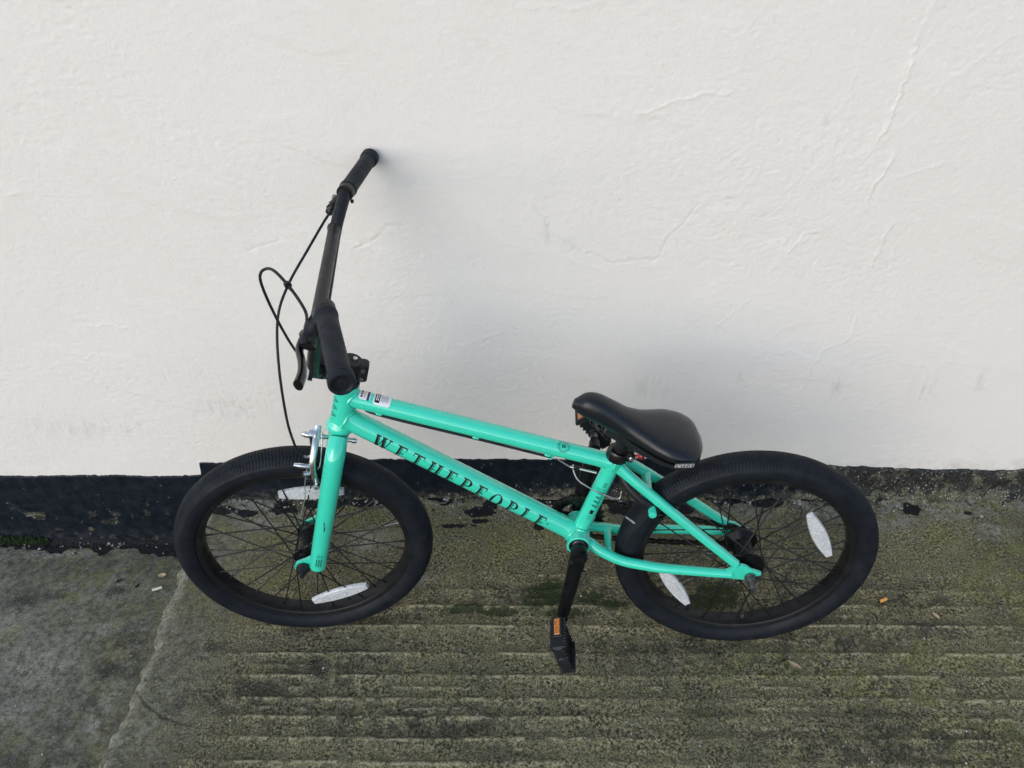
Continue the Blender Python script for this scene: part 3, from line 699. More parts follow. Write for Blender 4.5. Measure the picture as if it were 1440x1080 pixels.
# two stickers on the top tube by the head tube
def rrect(x0, y0, x1, y1): return [bar(x0 + .0030, y0, x1 - .0030, y0 + .0009), bar(x0 + .0012, y0 + .0009, x1 - .0012, y0 + .0030), bar(x0, y0 + .0030, x1, y1 - .0030), bar(x0 + .0012, y1 - .0030, x1 - .0012, y1 - .0009), bar(x0 + .0030, y1 - .0009, x1 - .0030, y1)]
TL = lambda x, y: (np.array([x, y, 0]) - TT0) @ tdir
sx = .018
o = print_on('sticker', M['white_print'], rrect(0, 0, .020, .026), TT0, TT1, R_TT, sx, rad(42), frame, .0003); o['label'] = 'small white sticker with a navy stripe'
print_on('sticker_print', M['navy_print'], [bar(.0145, .0, .0185, .026)] + [bar(.003, .004 + .005 * k, .0065, .0075 + .005 * k) for k in range(4)], TT0, TT1, R_TT, sx, rad(42), frame, .0006)
print_on('sticker_print', M['sand_print'], [bar(.0085, .004, .0115, .011), bar(.009, .013, .0125, .021)], TT0, TT1, R_TT, sx, rad(42), frame, .0006)
sx = .044
o = print_on('sticker', M['white_print'], rrect(0, 0, .030, .028), TT0, TT1, R_TT, sx, rad(30), frame, .0003); o['label'] = 'larger white sticker with a black panel'
pr = [bar(.0025, .004, .011, .027)]
print_on('sticker_print', M['ink'], pr + [bar(.0135 + .0023 * k, .006 + .002 * (k % 2), .0141 + .0023 * k, .025 - .003 * (k % 3)) for k in range(6)], TT0, TT1, R_TT, sx, rad(30), frame, .0006)
print_on('sticker_print', M['white_print'], [bar(.0045, .008, .0062, .022), bar(.0075, .008, .0092, .012), bar(.0075, .0135, .0092, .0175), bar(.0075, .019, .0092, .022)], TT0, TT1, R_TT, sx, rad(30), frame, .0009)
# octagon emblem near the seat
oc = lambda r: [(r * math.cos(math.pi / 8 + k * math.pi / 4), r * math.sin(math.pi / 8 + k * math.pi / 4)) for k in range(8)]
def octring(r, w):
    a, b = oc(r), oc(r - w); return [(a[k], a[(k + 1) % 8], b[(k + 1) % 8], b[k]) for k in range(8)]
print_on('emblem', M['ink'], octring(.0115, .0005) + octring(.0095, .0005) + [bar(-.003, -.003, -.0012, .003), bar(.0008, -.003, .0028, .003), bar(-.002, .0035, .002, .0045)], TT0, TT1, R_TT, TL(.362, .524), rad(58), frame)
# seat tube graphics: outlined angular marks and small blocks
g = []
for k in range(4):
    y = -.008; x = .0
    g += [stroke(.034 + k * .011, y, .038 + k * .011, y + .012, .0012), stroke(.042 + k * .011, y, .038 + k * .011, y + .012, .0012), bar(.034 + k * .011, y, .042 + k * .011, y + .0012), stroke(.036 + k * .011, y + .002, .038 + k * .011, y + .009, .0009)]
g += [bar(.016, -.006, .026, .001)] + [bar(.002 + .003 * i, -.006 + .003 * j, .0032 + .003 * i, -.0048 + .003 * j) for i in range(4) for j in range(3)]
g += [bar(.080, -.010, .081, .008)] + [bar(.086 + .0022 * i, -.006, .0868 + .0022 * i, -.001 + .001 * (i % 3)) for i in range(6)]
print_on('seat_tube_graphic', M['ink'], g, ST0, ST1, R_ST, .045, rad(8), frame)
# head tube graphics, on the front left
g = []
for k in range(3):
    x = .030 + k * .016
    g += [stroke(x, -.006, x + .006, .007, .0007), stroke(x + .012, -.006, x + .006, .007, .0007), bar(x, -.006, x + .012, -.0053), stroke(x + .0035, -.004, x + .006, .004, .0005), stroke(x + .0085, -.004, x + .006, .004, .0005)]
g += [bar(.086, -.012, .0885, -.0095), bar(.086, -.004, .0885, -.0015), bar(.022, -.006, .0235, -.003)]
print_on('head_tube_graphic', M['ink'], g, HT0, HT1, R_HT, 0, rad(-42), frame)

# ---- fork (turned with the bars)
fk = MB()
fk.lathe([(.270, .0155), (.270, .0175), (.300, .0175), (.312, .0195), (.3165, .0195), (.3168, .012)], PT, AX, 32)
fork = fk.build('fork', M['green'], bike, steer)
for s in (1, -1):
    a = axpt(.312) + W * .020 * s; b = np.array([.7737, .5260, .0455 * s]); c = FA + np.array([-.0285, .004, .0545 * s]); e = c + nrm(c - b) * .006
    P = fillet([a, b, c, e], .022); n = len(P)
    m = MB(); m.tube(P, [.0170] + [.0181] * 7 + [.0166] * (n - 9) + [.0160], 22)
    pts = [(-.036, .020), (-.022, .030), (-.010, .021), (.002, .0165), (.011, .013), (.0165, .005), (.0165, -.006), (.010, -.0125), (.002, -.0135), (-.008, -.0105), (-.020, -.007), (-.036, -.006)]
    m.plate(pts, FA + W * .0535 * s, (1, 0, 0), (0, 1, 0), .006)
    m.build('fork_leg', M['green'], fork, steer)
    if s == 1:
        A, B = e, b
        g = [bar(.016 + .0036 * i, -.005 + .0042 * j, .0182 + .0036 * i, -.0028 + .0042 * j) for i in range(6) for j in range(3)] + [bar(.042, -.005, .0434, .001), bar(.042, .003, .048, .0042), stroke(.046, -.004, .048, .0, .0012)]
        A2, B2 = steer(A), steer(B)
        print_on('fork_graphic', M['ink'], g, A2, B2, .0168, 0, rad(10), fork, .0006)
        print_on('paint_scratch', M['ink'], [stroke(.120, .006, .1205, .0075, .012), bar(.128, .0045, .137, .0058)], A2, B2, .0176, 0, rad(-10), fork, .0006)
# black headset cup and stem
m = MB(); m.lathe([(.4203, .010), (.4203, .0200), (.424, .0215), (.430, .0212), (.433, .0165), (.470, .0165), (.471, .008)], PT, AX, 28)
m.build('headset_spacer', M['black_satin'], bike, steer)
STEM = axpt(.452); CL = STEM + FWD * .052 + AX * .004
m = MB()
m.lathe([(-.020, .0125), (-.020, .0175), (-.018, .0192), (.018, .0192), (.020, .0175), (.020, .011), (.0205, .002)], STEM, AX, 24)
m.box(STEM - FWD * .021 , (FWD, W, AX), (.020, .026, .034), .004)
m.box(STEM + FWD * .028, (FWD, W, AX), (.040, .040, .028), .006)
m.box(CL, (FWD, AX, W), (.040, .040, .052), .009)
stem = m.build('stem', M['black_satin'], bike, steer)
for k in (-.009, .009):
    m = MB(); m.lathe([(0, .0042), (.004, .0042), (.0045, .0022)], STEM - FWD * .022 + AX * k + W * .0125, W, 12); m.build('bolt', M['grey_steel'], stem, steer)
m = MB(); m.lathe([(0, .0042), (.003, .0040), (.0035, .002)], STEM - FWD * .006 + AX * .021 , AX, 12); m.build('bolt', M['silver'], stem, steer)

# ---- handlebar
def both(p, s): return np.array([p[0], p[1], p[2] * s])
G0, G1 = np.array([.7147, .917, .205]), np.array([.683, .9155, .357])
ends = [G1, G0, G0 + nrm(G0 - G1) * .016, (.7375, .873, .150), (CL[0] + .003, CL[1] + .016, .048), (CL[0], CL[1], .030)]
right_ = [both(p, -1) for p in ends][::-1]
P = fillet([np.asarray(q, float) for q in ends] + right_, .028, 7)
m = MB(); m.tube(P, .0107, 18); hb = m.build('handlebar', M['black_satin'], bike, steer)
X0, X1 = np.array([.7395, .872, .148]), np.array([.7395, .872, -.148])
m = MB(); m.tube(*flared(X0, X1, .0102, .6, .6), seg=18); m.build('crossbar', M['black_satin'], hb, steer)
gd = nrm(G1 - G0)
for s in (1, -1):
    a = both(G0, s); d = both(gd, s); Lg = np.linalg.norm(G1 - G0)
    prof = [(-.002, .0110), (-.002, .0152), (.002, .0158), (.006, .0158), (.008, .0148), (.02, .0145)]
    for k in range(24): prof += [(.022 + k * (Lg - .042) / 24, .0141 + .0004 * (k % 2))]
    prof += [(Lg - .016, .0143), (Lg - .0145, .0165), (Lg - .006, .0168), (Lg - .0055, .0160), (Lg - .0045, .0160), (Lg - .004, .0168), (Lg + .001, .0168), (Lg + .003, .0158), (Lg + .0035, .0135), (Lg + .002, .0112), (Lg - .001, .0100), (Lg - .001, .0065), (Lg + .0005, .006), (Lg + .001, .001)]
    m = MB(); m.lathe(prof, a, d, 30); m.build('grip', M['rubber'], hb, steer)
# front reflector hung from the stem, seen from behind
m = MB(); rc = np.array([.779, .729, .030]); rx = W; ry = nrm(AX + FWD * -.05); rz = FWD
rr_ = [(.040 * math.copysign(abs(math.cos(t)) ** .6, math.cos(t)), .027 * math.copysign(abs(math.sin(t)) ** .6, math.sin(t))) for t in (2 * math.pi * k / 24 for k in range(24))]
m.plate(rr_, rc, rx, ry, .007); m.tube([rc - FWD * .003, CL + FWD * .018 + W * .02], .004, 8)
fr_ = m.build('front_reflector', M['plastic'], bike, steer)
m = MB(); m.plate([(x * .97, y * .97) for x, y in rr_], rc + FWD * .006, rx, ry, .006); m.build('reflector_lens', M['clear'], fr_, steer)

# ---- brake levers
LEV = {}
for s in (1, -1):
    q = lambda *p: both(np.array(p, float), s)
    gA = q(*(G0 - gd * .008)); d = both(gd, s)
    m = MB(); m.lathe([(-.010, .0112), (-.010, .0146), (.0, .0150), (.004, .0146), (.004, .0112)], gA, d, 22)
    m.tube(curve([gA + q(.006, -.010, 0), gA + q(.015, -.018, .004), gA + q(.024, -.030, .014), gA + q(.026, -.036, .028)], 5), [.0080] * 5 + [.0085] * 5 + [.0092] * 6, 12, flat=(.8, 1.25))
    m.box(gA + q(.028, -.034, .010), (d, (1, -.5, 0), (.5, 1, 0)), (.034, .019, .013), .004)
    m.lathe([(0, .0050), (.008, .0050), (.012, .0042), (.018, .0036)], gA + q(.029, -.030, -.004), q(.12, .02, -1), 12)
    m.lathe([(0, .003), (.006, .003)], gA + np.array([-.008, -.014, -.003 * s]), q(0, -1, -.3), 10)
    LEV[s] = gA + q(.031, -.0297, -.021)
    lv = m.build('brake_lever', M['black_satin'], bike, steer)
    m = MB(); p0 = gA + q(.035, -.036, .012)
    P = curve([p0, p0 + q(.003, -.006, .014), p0 + q(-.002, -.010, .036), p0 + q(-.004, -.013, .058), p0 + q(-.001, -.016, .078)], 6)
    m.tube(P, [.0072] * 6 + list(np.linspace(.0070, .0085, len(P) - 6)), 12, flat=(.75, 1.15)); m.build('lever_blade', M['black_gloss'], lv, steer)
    m = MB(); m.lathe([(-.004, .0036), (.004, .0036)], gA + q(.030, -.026, .012), (.4, 1, 0), 10); m.build('bolt', M['grey_steel'], lv, steer)

# ---- brake cables
def cable(name, pts, r, mat, xf=None, label=None, n=10):
    m = MB(); m.tube(curve(pts, n), r, 9); o = m.build(name, mat, bike, xf)
    if label: o['label'] = label
    return o
c0 = G0 - gd * .008
cable('brake_cable', [LEV[1], LEV[1] + np.array([.006, .004, -.03]), (.775, .917, .12), (.804, .923, .080), (.829, .893, .050), (.828, .815, .022), (.813, .730, .002), (.787, .672, -.006), (.760, .640, -.024), (.730, .608, -.020)], .0023, M['plastic'], steer, 'looped black cable running to the rear brake')
cable('brake_cable', [LEV[-1], LEV[-1] + np.array([.008, -.004, .022]), (.783, .852, -.12), (.816, .817, -.06), (.835, .777, -.02), (.841, .706, .018), (.845, .607, .030), (.842, .550, .031), (.8385, .528, .030), (.833, .516, .027)], .0023, M['plastic'], steer, 'black cable running down to the front brake')
m = MB(); cq = np.array([.796, .841, -.095]); cq = np.array([.790, .870, .02])
tie = np.array([.7958, .8665, .028])
cable('brake_cable', [tuple(steer([(.730, .608, -.020)])[0]), tuple(TT0 + tdir * .03 - tn * (R_TT + .003) + W * -.008), tuple(TT0 + (TT1 - TT0) * .12 - tn * (R_TT + .0036) + W * .004), tuple(TT0 + (TT1 - TT0) * .48 - tn * (R_TT + .0036) + W * .004), tuple(TT0 + (TT1 - TT0) * .77 - tn * (R_TT + .0042) + W * .004)], .0026, M['plastic'], None, 'black cable clipped under the top tube')

# ---- front brake: polished side-pull caliper
B0 = axpt(.293)
m = MB(); m.lathe([(-.034, .0012), (-.034, .0045), (-.030, .0058), (-.026, .0058), (-.0258, .0042), (.022, .0042), (.024, .0050), (.050, .0050), (.0502, .0062), (.057, .0062), (.060, .0052), (.064, .0040), (.066, .001)], B0, FWD, 16)
fb = m.build('front_brake', M['silver'], bike, steer)
AR = RW - .040
def rimpt(u, w): return np.array([u, 0, w])
pad_v = .452
for s, fo in ((1, .038), (-1, .046)):
    o_ = B0 + FWD * fo
    P = curve([o_ + AX * .016 - W * .010 * s, o_ + AX * .006, o_ + W * .022 * s - AX * .010, o_ + W * .036 * s - AX * .034, o_ + W * .036 * s - AX * .062 - FWD * .006, o_ + W * .029 * s - AX * .090 - FWD * .014], 6)
    m = MB(); m.tube(P, np.linspace(.0052, .0042, len(P)), 12, flat=(.7, 1.25)); m.build('brake_arm', M['silver'], fb, steer)
    pc = o_ + W * .027 * s - AX * .090 - FWD * .014
    m = MB(); m.box(pc - W * .006 * s, (nrm(FWD + AX * .05), AX, W), (.046, .011, .009), .004); m.build('brake_pad', M['plastic'], fb, steer)
    m = MB(); m.lathe([(-.002, .0045), (.006, .0045), (.007, .0058), (.012, .0058), (.015, .0045), (.016, .001)], pc, W * s, 12)
    m.build('pad_nut', M['silver'], fb, steer)
# cable pinch and barrel adjuster on the near side, with the slack inner wire
pz = B0 + FWD * .046 + W * .034 - AX * .046
m = MB(); m.lathe([(-.012, .0035), (-.010, .0048), (.008, .0048), (.012, .0040), (.018, .0036)], pz + FWD * .006, FWD, 12); m.lathe([(-.006, .0055), (.006, .0055)], pz - AX * .018, nrm(FWD + W * .4), 12); m.build('cable_clamp', M['silver'], fb, steer)
m = MB(); m.tube(curve([(.8335, .517, .027), (.826, .511, .024), (.818, .516, .022), (.812, .530, .016)], 6), .0022, 8); m.build('wire', M['steel'], fb, steer)
q0 = pz - AX * .040
m = MB(); m.tube(curve([pz, q0, q0 - AX * .03 - FWD * .004 + W * .004, q0 - AX * .062 - FWD * .003 + W * .006, q0 - AX * .085 - FWD * .001 + W * .004], 6), .0009, 7); m.tube([q0 - AX * .083 - FWD * .001 + W * .004, q0 - AX * .092 - FWD * .001 + W * .003], .0016, 8); m.build('wire', M['steel'], fb, steer)
m = MB(); m.tube(curve([B0 + FWD * .030 + AX * .012, B0 + FWD * .026 - AX * .01 + W * .018, B0 + FWD * .024 - AX * .04 + W * .030, B0 + FWD * .027 - AX * .052 + W * .032], 6), .0013, 7); m.build('brake_spring', M['steel'], fb, steer)

# ---- rear brake: black arms on the seat stays
rb = MB()
rb.box((.222, .432, 0), ((1, -1, 0), (1, 1, 0), (0, 0, 1)), (.010, .010, .03), .002)
rbrake = rb.build('rear_brake', M['black_satin'], bike)
for s in (1, -1):
    b0 = np.array([.198, .406, .037 * s])
    P = curve([b0 + np.array([-.012, -.012, -.004 * s]), b0, b0 + np.array([.018, .016, .002 * s]), b0 + np.array([.045, .040, -.010 * s]), b0 + np.array([.060, .062, -.026 * s])], 6)
    m = MB(); m.tube(P, np.linspace(.0085, .0050, len(P)), 12, flat=(.8, 1.2)); m.build('brake_arm', M['black_satin'], rbrake)
    m = MB(); m.box(b0 + np.array([-.022, -.030, -.020 * s]), ((.8, -.6, 0), (.6, .8, 0), (0, 0, 1)), (.050, .012, .011), .004); m.build('brake_pad', M['plastic'], rbrake)
    m = MB(); m.lathe([(0, .0058), (.008, .0058), (.010, .004), (.016, .004), (.017, .001)], b0 + np.array([-.020, -.024, -.012 * s]), W * s, 12); m.build('pad_nut', M['black_gloss'], rbrake)
m = MB(); m.tube([(.245, .392, .046), (.228, .378, .048)], .0022, 8); m.build('brake_spring', M['silver'], rbrake)
e = TT0 + (TT1 - TT0) * .79 - tn * (R_TT + .004) + W * .004
m = MB(); m.tube(curve([e, (.351, .474, .002), (.343, .471, .002), (.320, .467, .002)], 6), .0012, 8); m.tube([(.348, .473, .002), (.300, .461, .004)], .0022, 8)
m.build('wire', M['steel'], rbrake)
m = MB(); m.tube(curve([(.343, .476, 0), (.342, .464, .004), (.334, .450, .012), (.318, .440, .018), (.290, .424, .020), (.258, .408, .016), (.252, .424, .012)], 8), .0013, 8); m.build('brake_hanger', M['steel'], rbrake)
m = MB(); m.box((.337, .470, .002), (tdir, tn, W), (.012, .008, .008), .002); m.build('cable_clamp', M['black_satin'], rbrake)

# ---- wheels
def Rlocal(S): return Matrix((BL @ S @ np.linalg.inv(BL)).tolist())
# tyre: fine shoulder knobs all round
NS = 5 * 250
prof = []
for i in range(57):
    t = -2.62 + 5.24 * i / 56
    prof.append((RW - .0255 + .0255 * math.cos(t) if abs(t) < 1.57 else RW - .0255 + .0255 * math.cos(t), .0288 * math.sin(t), t))
rows = []
for j in range(NS):
    a = 2 * math.pi * j / NS; R_ = []
    for i, (r, w, t) in enumerate(prof):
        at = abs(t)
        if at < 1.15:
            dep = 0
            if .42 < at < 1.12:
                dep = .0017 * (1 if (j + int(at * 2.2)) % 5 == 0 else 0)
            if .30 < at < .40 or .74 < at < .82: dep = .0010
            if at <= .30: dep = .0012 if j % 5 == 2 else 0
            r = r - dep * math.cos(t); w = w - dep * math.sin(t)
        elif 1.30 < at < 1.36 or 1.62 < at < 1.68 or 2.2 < at < 2.3: w = w + math.copysign(.0009, w)
        R_.append((r * math.cos(a), r * math.sin(a), w))
    rows.append(R_)
m = MB(); nP = len(prof); m.add([p for R_ in rows for p in R_], [(j * nP + i, j * nP + i + 1, ((j + 1) % NS) * nP + i + 1, ((j + 1) % NS) * nP + i) for j in range(NS) for i in range(nP - 1)])
ME_TYRE = m.build('tyre', M['tyre'], mesh_only=True, smooth=55)
# rim
rp = [(.2100, -.0150), (.2135, -.0165), (.2140, -.0180), (.2125, -.0190), (.2010, -.0178), (.1985, -.0160), (.1965, -.0100), (.1955, 0), (.1965, .0100), (.1985, .0160), (.2010, .0178), (.2125, .0190), (.2140, .0180), (.2135, .0165), (.2100, .0150)]
m = MB(); NR = 120; nP = len(rp)
m.add([(r * math.cos(2 * math.pi * j / NR), r * math.sin(2 * math.pi * j / NR), w) for j in range(NR) for r, w in rp],
      [(j * nP + i, j * nP + (i + 1) % nP, ((j + 1) % NR) * nP + (i + 1) % nP, ((j + 1) % NR) * nP + i) for j in range(NR) for i in range(nP)])
ME_RIM = m.build('wheel', M['rim'], mesh_only=True, smooth=35)
def hub_mesh(rf, rs, big):
    m = MB()
    if big:
        pr = [(-.046, .005), (-.046, .011), (-.040, .012), (-.0385, .019), (-.037, rf - .001), (-.034, rf), (-.031, rf), (-.028, rf - .004), (-.020, rs + .001), (.020, rs + .001), (.028, rf - .004), (.031, rf), (.034, rf), (.037, rf - .001), (.0385, .019), (.040, .012), (.048, .011), (.049, .005)]
    else:
        pr = [(-.046, .005), (-.046, .010), (-.040, .011), (-.036, .014), (-.035, rf), (-.032, rf), (-.030, rf - .006), (-.026, rs), (.026, rs), (.030, rf - .006), (.032, rf), (.035, rf), (.036, .014), (.040, .011), (.046, .010), (.047, .005)]
    m.lathe(pr, (0, 0, 0), W, 36); return m.build('hub', M['crank_black'], mesh_only=True)
ME_HUBF = hub_mesh(.0225, .0135, False); ME_HUBR = hub_mesh(.033, .0195, True)
def spoke_meshes(rf):
    out = {}
    for side in (1, -1):
        for dr in (1, -1):
            th = rad(58) * dr; a = np.array([rf * math.cos(th), rf * math.sin(th), (.0345 if dr > 0 else .0320) * side]); b = np.array([.1965, 0, .004 * side])
            d = nrm(b - a); m = MB(); m.tube([a, b - d * .012], .0014, 6); m.tube([b - d * .013, b + d * .004], .0021, 7)
            out[side, dr] = m.build('spoke', M['black_satin'], mesh_only=True)
    return out
def refl_mesh():
    m = MB(); n = 9; pts = []
    for k in range(n): x = -.062 + .124 * k / (n - 1); pts.append((x, .0065 + .0085 * (1 - (x / .062) ** 2)))
    pts += [(x, -y) for x, y in pts[::-1]]
    X, Y = np.array([1., 0, 0]), np.array([0, 1., 0])
    m.rings([[X * x + Y * y - W * .0035 for x, y in pts], [X * x + Y * y + W * .002 for x, y in pts], [X * x * .975 + Y * y * .86 + W * .0045 for x, y in pts]])
    m.box((0, 0, .005), (X, Y, W), (.030, .014, .002), .0)
    return m.build('reflector', M['clear'], mesh_only=True, smooth=25)
ME_REF = refl_mesh()
m = MB(); m.tube([(0, .0, 0), (.0, -.012, 0), (.0, -.013, 0), (.0, -.030, 0)], [.0042, .0042, .0028, .0026], 10); m.tube([(0, -.029, 0), (0, -.036, 0)], .0038, 10)
ME_VALVE = m.build('valve', M['grey_steel'], mesh_only=True)

def wheel(axle, S, rf, hub_me, spin, refl, valve_a, off):
    w = link('wheel', ME_RIM, bike); w.matrix_local = Matrix.Translation(Vector(L3(axle))) @ Rlocal(S).to_4x4()
    def child(name, me, ang=None, mat=None):
        o = link(name, me, w)
        if ang is not None: o.matrix_local = Rlocal(rotm(W, ang)).to_4x4()
        if mat is not None: o.matrix_local = mat
        return o
    child('tyre', ME_TYRE); child('hub', hub_me)
    sm = spoke_meshes(rf)
    for i in range(36):
        side = 1 if i % 2 == 0 else -1; dr = 1 if (i // 2) % 2 == 0 else -1
        child('spoke', sm[side, dr], spin + i * 2 * math.pi / 36)
    for (u, v, ang, ww) in refl:        # position in the wheel plane, long-axis angle, offset
        child('reflector', ME_REF, mat=Matrix.Translation(Vector(L3((u, v, ww)))) @ Rlocal(rotm(W, ang)).to_4x4())
    a = valve_a; child('valve', ME_VALVE, mat=Matrix.Translation(Vector(L3((.200 * math.cos(a), .200 * math.sin(a), 0)))) @ Rlocal(rotm(W, a - math.pi / 2)).to_4x4())
    return w
fw_ = wheel(FA, SM, .0205, ME_HUBF, rad(3), [(-.034, .147, rad(2), .006), (-.046, -.148, rad(163.5), .012)], rad(180 - 12 + 0), 0)
fw_['label'] = 'front wheel turned slightly outwards'
rw_ = wheel(RA, np.eye(3), .0315, ME_HUBR, rad(6), [(-.131, .066, rad(61.5), .012), (.1285, -.087, rad(58), .012)], rad(262), 0)
# axle ends and nuts
def axle_nut(axle, w0, s, xf, big):
    m = MB(); o = axle + W * w0 * s
    if big: m.lathe([(0, .010), (.002, .011), (.004, .011), (.0045, .0092), (.014, .0092), (.0145, .0080), (.0155, .0080), (.016, .0062), (.028, .0060), (.030, .0045), (.0302, .001)], o, W * s, 14)
    else: m.lathe([(0, .013), (.003, .0138), (.005, .0138), (.006, .0118), (.010, .0102), (.014, .0085), (.0145, .0055), (.024, .0050), (.026, .004), (.0262, .001)], o, W * s, 14)
    o = m.build('axle_nut', M['grey_steel'] if big else M['plastic'], bike, xf)
for s in (1, -1):
    axle_nut(FA, .0565, s, steer, False); axle_nut(RA, .061, s, None, True)

# ---- cranks, chainring, chain
DN = nrm(np.array([.357, .1325, 0]) - BB)
SP = MB(); SP.lathe([(-.072, .0095), (.072, .0095)], BB, W, 18); SP.lathe([(.030, .0185), (.0375, .0182), (.038, .016), (.040, .0135), (.044, .0125), (.0445, .009)], BB, W, 26); SP.lathe([(-.0445, .009), (-.044, .0125), (-.040, .0135), (-.038, .016), (-.030, .0182)], BB, W, 26)
cr = SP.build('crank', M['black_gloss'], bike)
for s in (1, -1):
    d = DN * s; side = np.array([-d[1], d[0], 0]); w0, w1 = .0585 * s, .071 * s
    m = MB(); m.lathe([(-.013, .010), (-.013, .0150), (-.011, .0160), (.009, .0160), (.012, .0145), (.0125, .008)], BB + W * w0, W * s, 24)
    m.tube([BB + d * .004 + W * w0, BB + d * .012 + W * w0, BB + d * .04 + W * (w0 + .003 * s), BB + d * .09 + W * (w0 + .007 * s), BB + d * .14 + W * (w0 + .011 * s), BB + d * .160 + W * w1, BB + d * .170 + W * w1], [.0138, .0142, .0145, .0140, .0128, .0118, .0095], 20)
    m.lathe([(-.010, .0105), (.010, .0105)], BB + d * .164 + W * w1, W, 18)
    m.box(BB + d * .024 + W * w0, (d, side, W), (.026, .029, .022), .004)
    ar = m.build('crank_arm', M['crank_black'], cr)
    m = MB(); m.lathe([(0, .0060), (.003, .0060), (.0032, .0035), (.001, .0033), (.0008, .001)], BB + d * .030 + W * (w0 + .0115 * s), W * s, 14); m.build('bolt', M['black_satin'], cr)
# chainring 25 teeth
RC, CW = .0515, -.0455
m = MB(); nt = 25; ring_o = []; 
for k in range(nt * 4):
    a = 2 * math.pi * k / (nt * 4); r = RC + (.003 if k % 4 in (1, 2) else -.0025); ring_o.append((r * math.cos(a), r * math.sin(a)))
ri = [(.036 * math.cos(2 * math.pi * k / 100), .036 * math.sin(2 * math.pi * k / 100)) for k in range(100)]
for z0, z1 in ((-.002, .002),):
    vs = [BB + np.array([x, y, CW + z]) for z in (z0, z1) for x, y in ring_o] + [BB + np.array([x, y, CW + z]) for z in (z0, z1) for x, y in ri]
    fs = []
    for k in range(100):
        j = (k + 1) % 100
        fs += [(k, j, 200 + j, 200 + k), (100 + k, 300 + k, 300 + j, 100 + j), (k, 100 + k, 100 + j, j), (200 + k, 200 + j, 300 + j, 300 + k)]
    m.add(vs, fs)
for k in range(5):
    a = 2 * math.pi * k / 5 + .3; m.box(BB + np.array([.026 * math.cos(a), .026 * math.sin(a), CW]), ((math.cos(a), math.sin(a), 0), (-math.sin(a), math.cos(a), 0), W), (.028, .011, .0038), .001)
m.lathe([(-.003, .017), (.003, .017)], BB + W * CW, W, 24)
m.build('chainring', M['black_gloss'], cr, smooth=30)
RS = .0185
m = MB(); m.lathe([(-.003, .012), (-.003, RS - .001), (.003, RS - .001), (.003, .012)], RA + W * CW, W, 22)
for k in range(9):
    a = 2 * math.pi * k / 9; m.box(RA + np.array([RS * math.cos(a), RS * math.sin(a), CW]), ((math.cos(a), math.sin(a), 0), (-math.sin(a), math.cos(a), 0), W), (.007, .005, .003), .001)
m.build('sprocket', M['chain'], bike)
# chain as a loop of links
dx = BB - RA; D = np.linalg.norm(dx); base = math.atan2(dx[1], dx[0]); al = math.asin((RC - RS) / D)
path = []
for side in (1, -1):
    pass
ta = base + math.pi / 2 + al; tb = base - math.pi / 2 - al
c2 = lambda c, r, a: np.array([c[0] + r * math.cos(a), c[1] + r * math.sin(a), CW])
top = [c2(RA, RS + .002, ta) * (1 - t) + c2(BB, RC + .001, ta) * t for t in np.linspace(0, 1, 26)]
frnt = [c2(BB, RC + .001, a) for a in np.linspace(ta, tb, 15)[1:-1]]
bt_ = [c2(BB, RC + .001, tb) * (1 - t) + c2(RA, RS + .002, tb) * t + np.array([0, -.006 * math.sin(math.pi * t), 0]) for t in np.linspace(0, 1, 26)]
bk = [c2(RA, RS + .002, a) for a in np.linspace(tb, ta - 2 * math.pi, 8)[1:-1]]
loop = top + frnt + bt_ + bk
cum = [0]
for p, q in zip(loop, loop[1:] + loop[:1]): cum.append(cum[-1] + np.linalg.norm(q - p))
nl = int(round(cum[-1] / .0127 / 2)) * 2; pitch_ = cum[-1] / nl
def at(sv):
    sv %= cum[-1]; i = max(0, np.searchsorted(cum, sv, 'right') - 1); i = min(i, len(loop) - 1); t = (sv - cum[i]) / (cum[i + 1] - cum[i] + 1e-9); return loop[i] * (1 - t) + loop[(i + 1) % len(loop)] * t
m = MB()
for k in range(nl):
    p, q = at(k * pitch_), at((k + 1) * pitch_); d = nrm(q - p); n = np.array([-d[1], d[0], 0]); L = np.linalg.norm(q - p); w = .0042 if k % 2 else .0026
    oct_ = [(-.004, -.0022), (-.002, -.0042), (.002, -.0042), (L / 2, -.0028), (L - .002, -.0042), (L + .002, -.0042), (L + .004, -.0022), (L + .004, .0022), (L + .002, .0042), (L - .002, .0042), (L / 2, .0028), (.002, .0042), (-.002, .0042), (-.004, .0022)]
    for sg in (-1, 1): m.plate(oct_, p + W * w * sg, d, n, .0012)
    m.lathe([(-.0052, .0022), (.0052, .0022)], p, W, 8)
m.build('chain', M['chain'], bike, smooth=0)

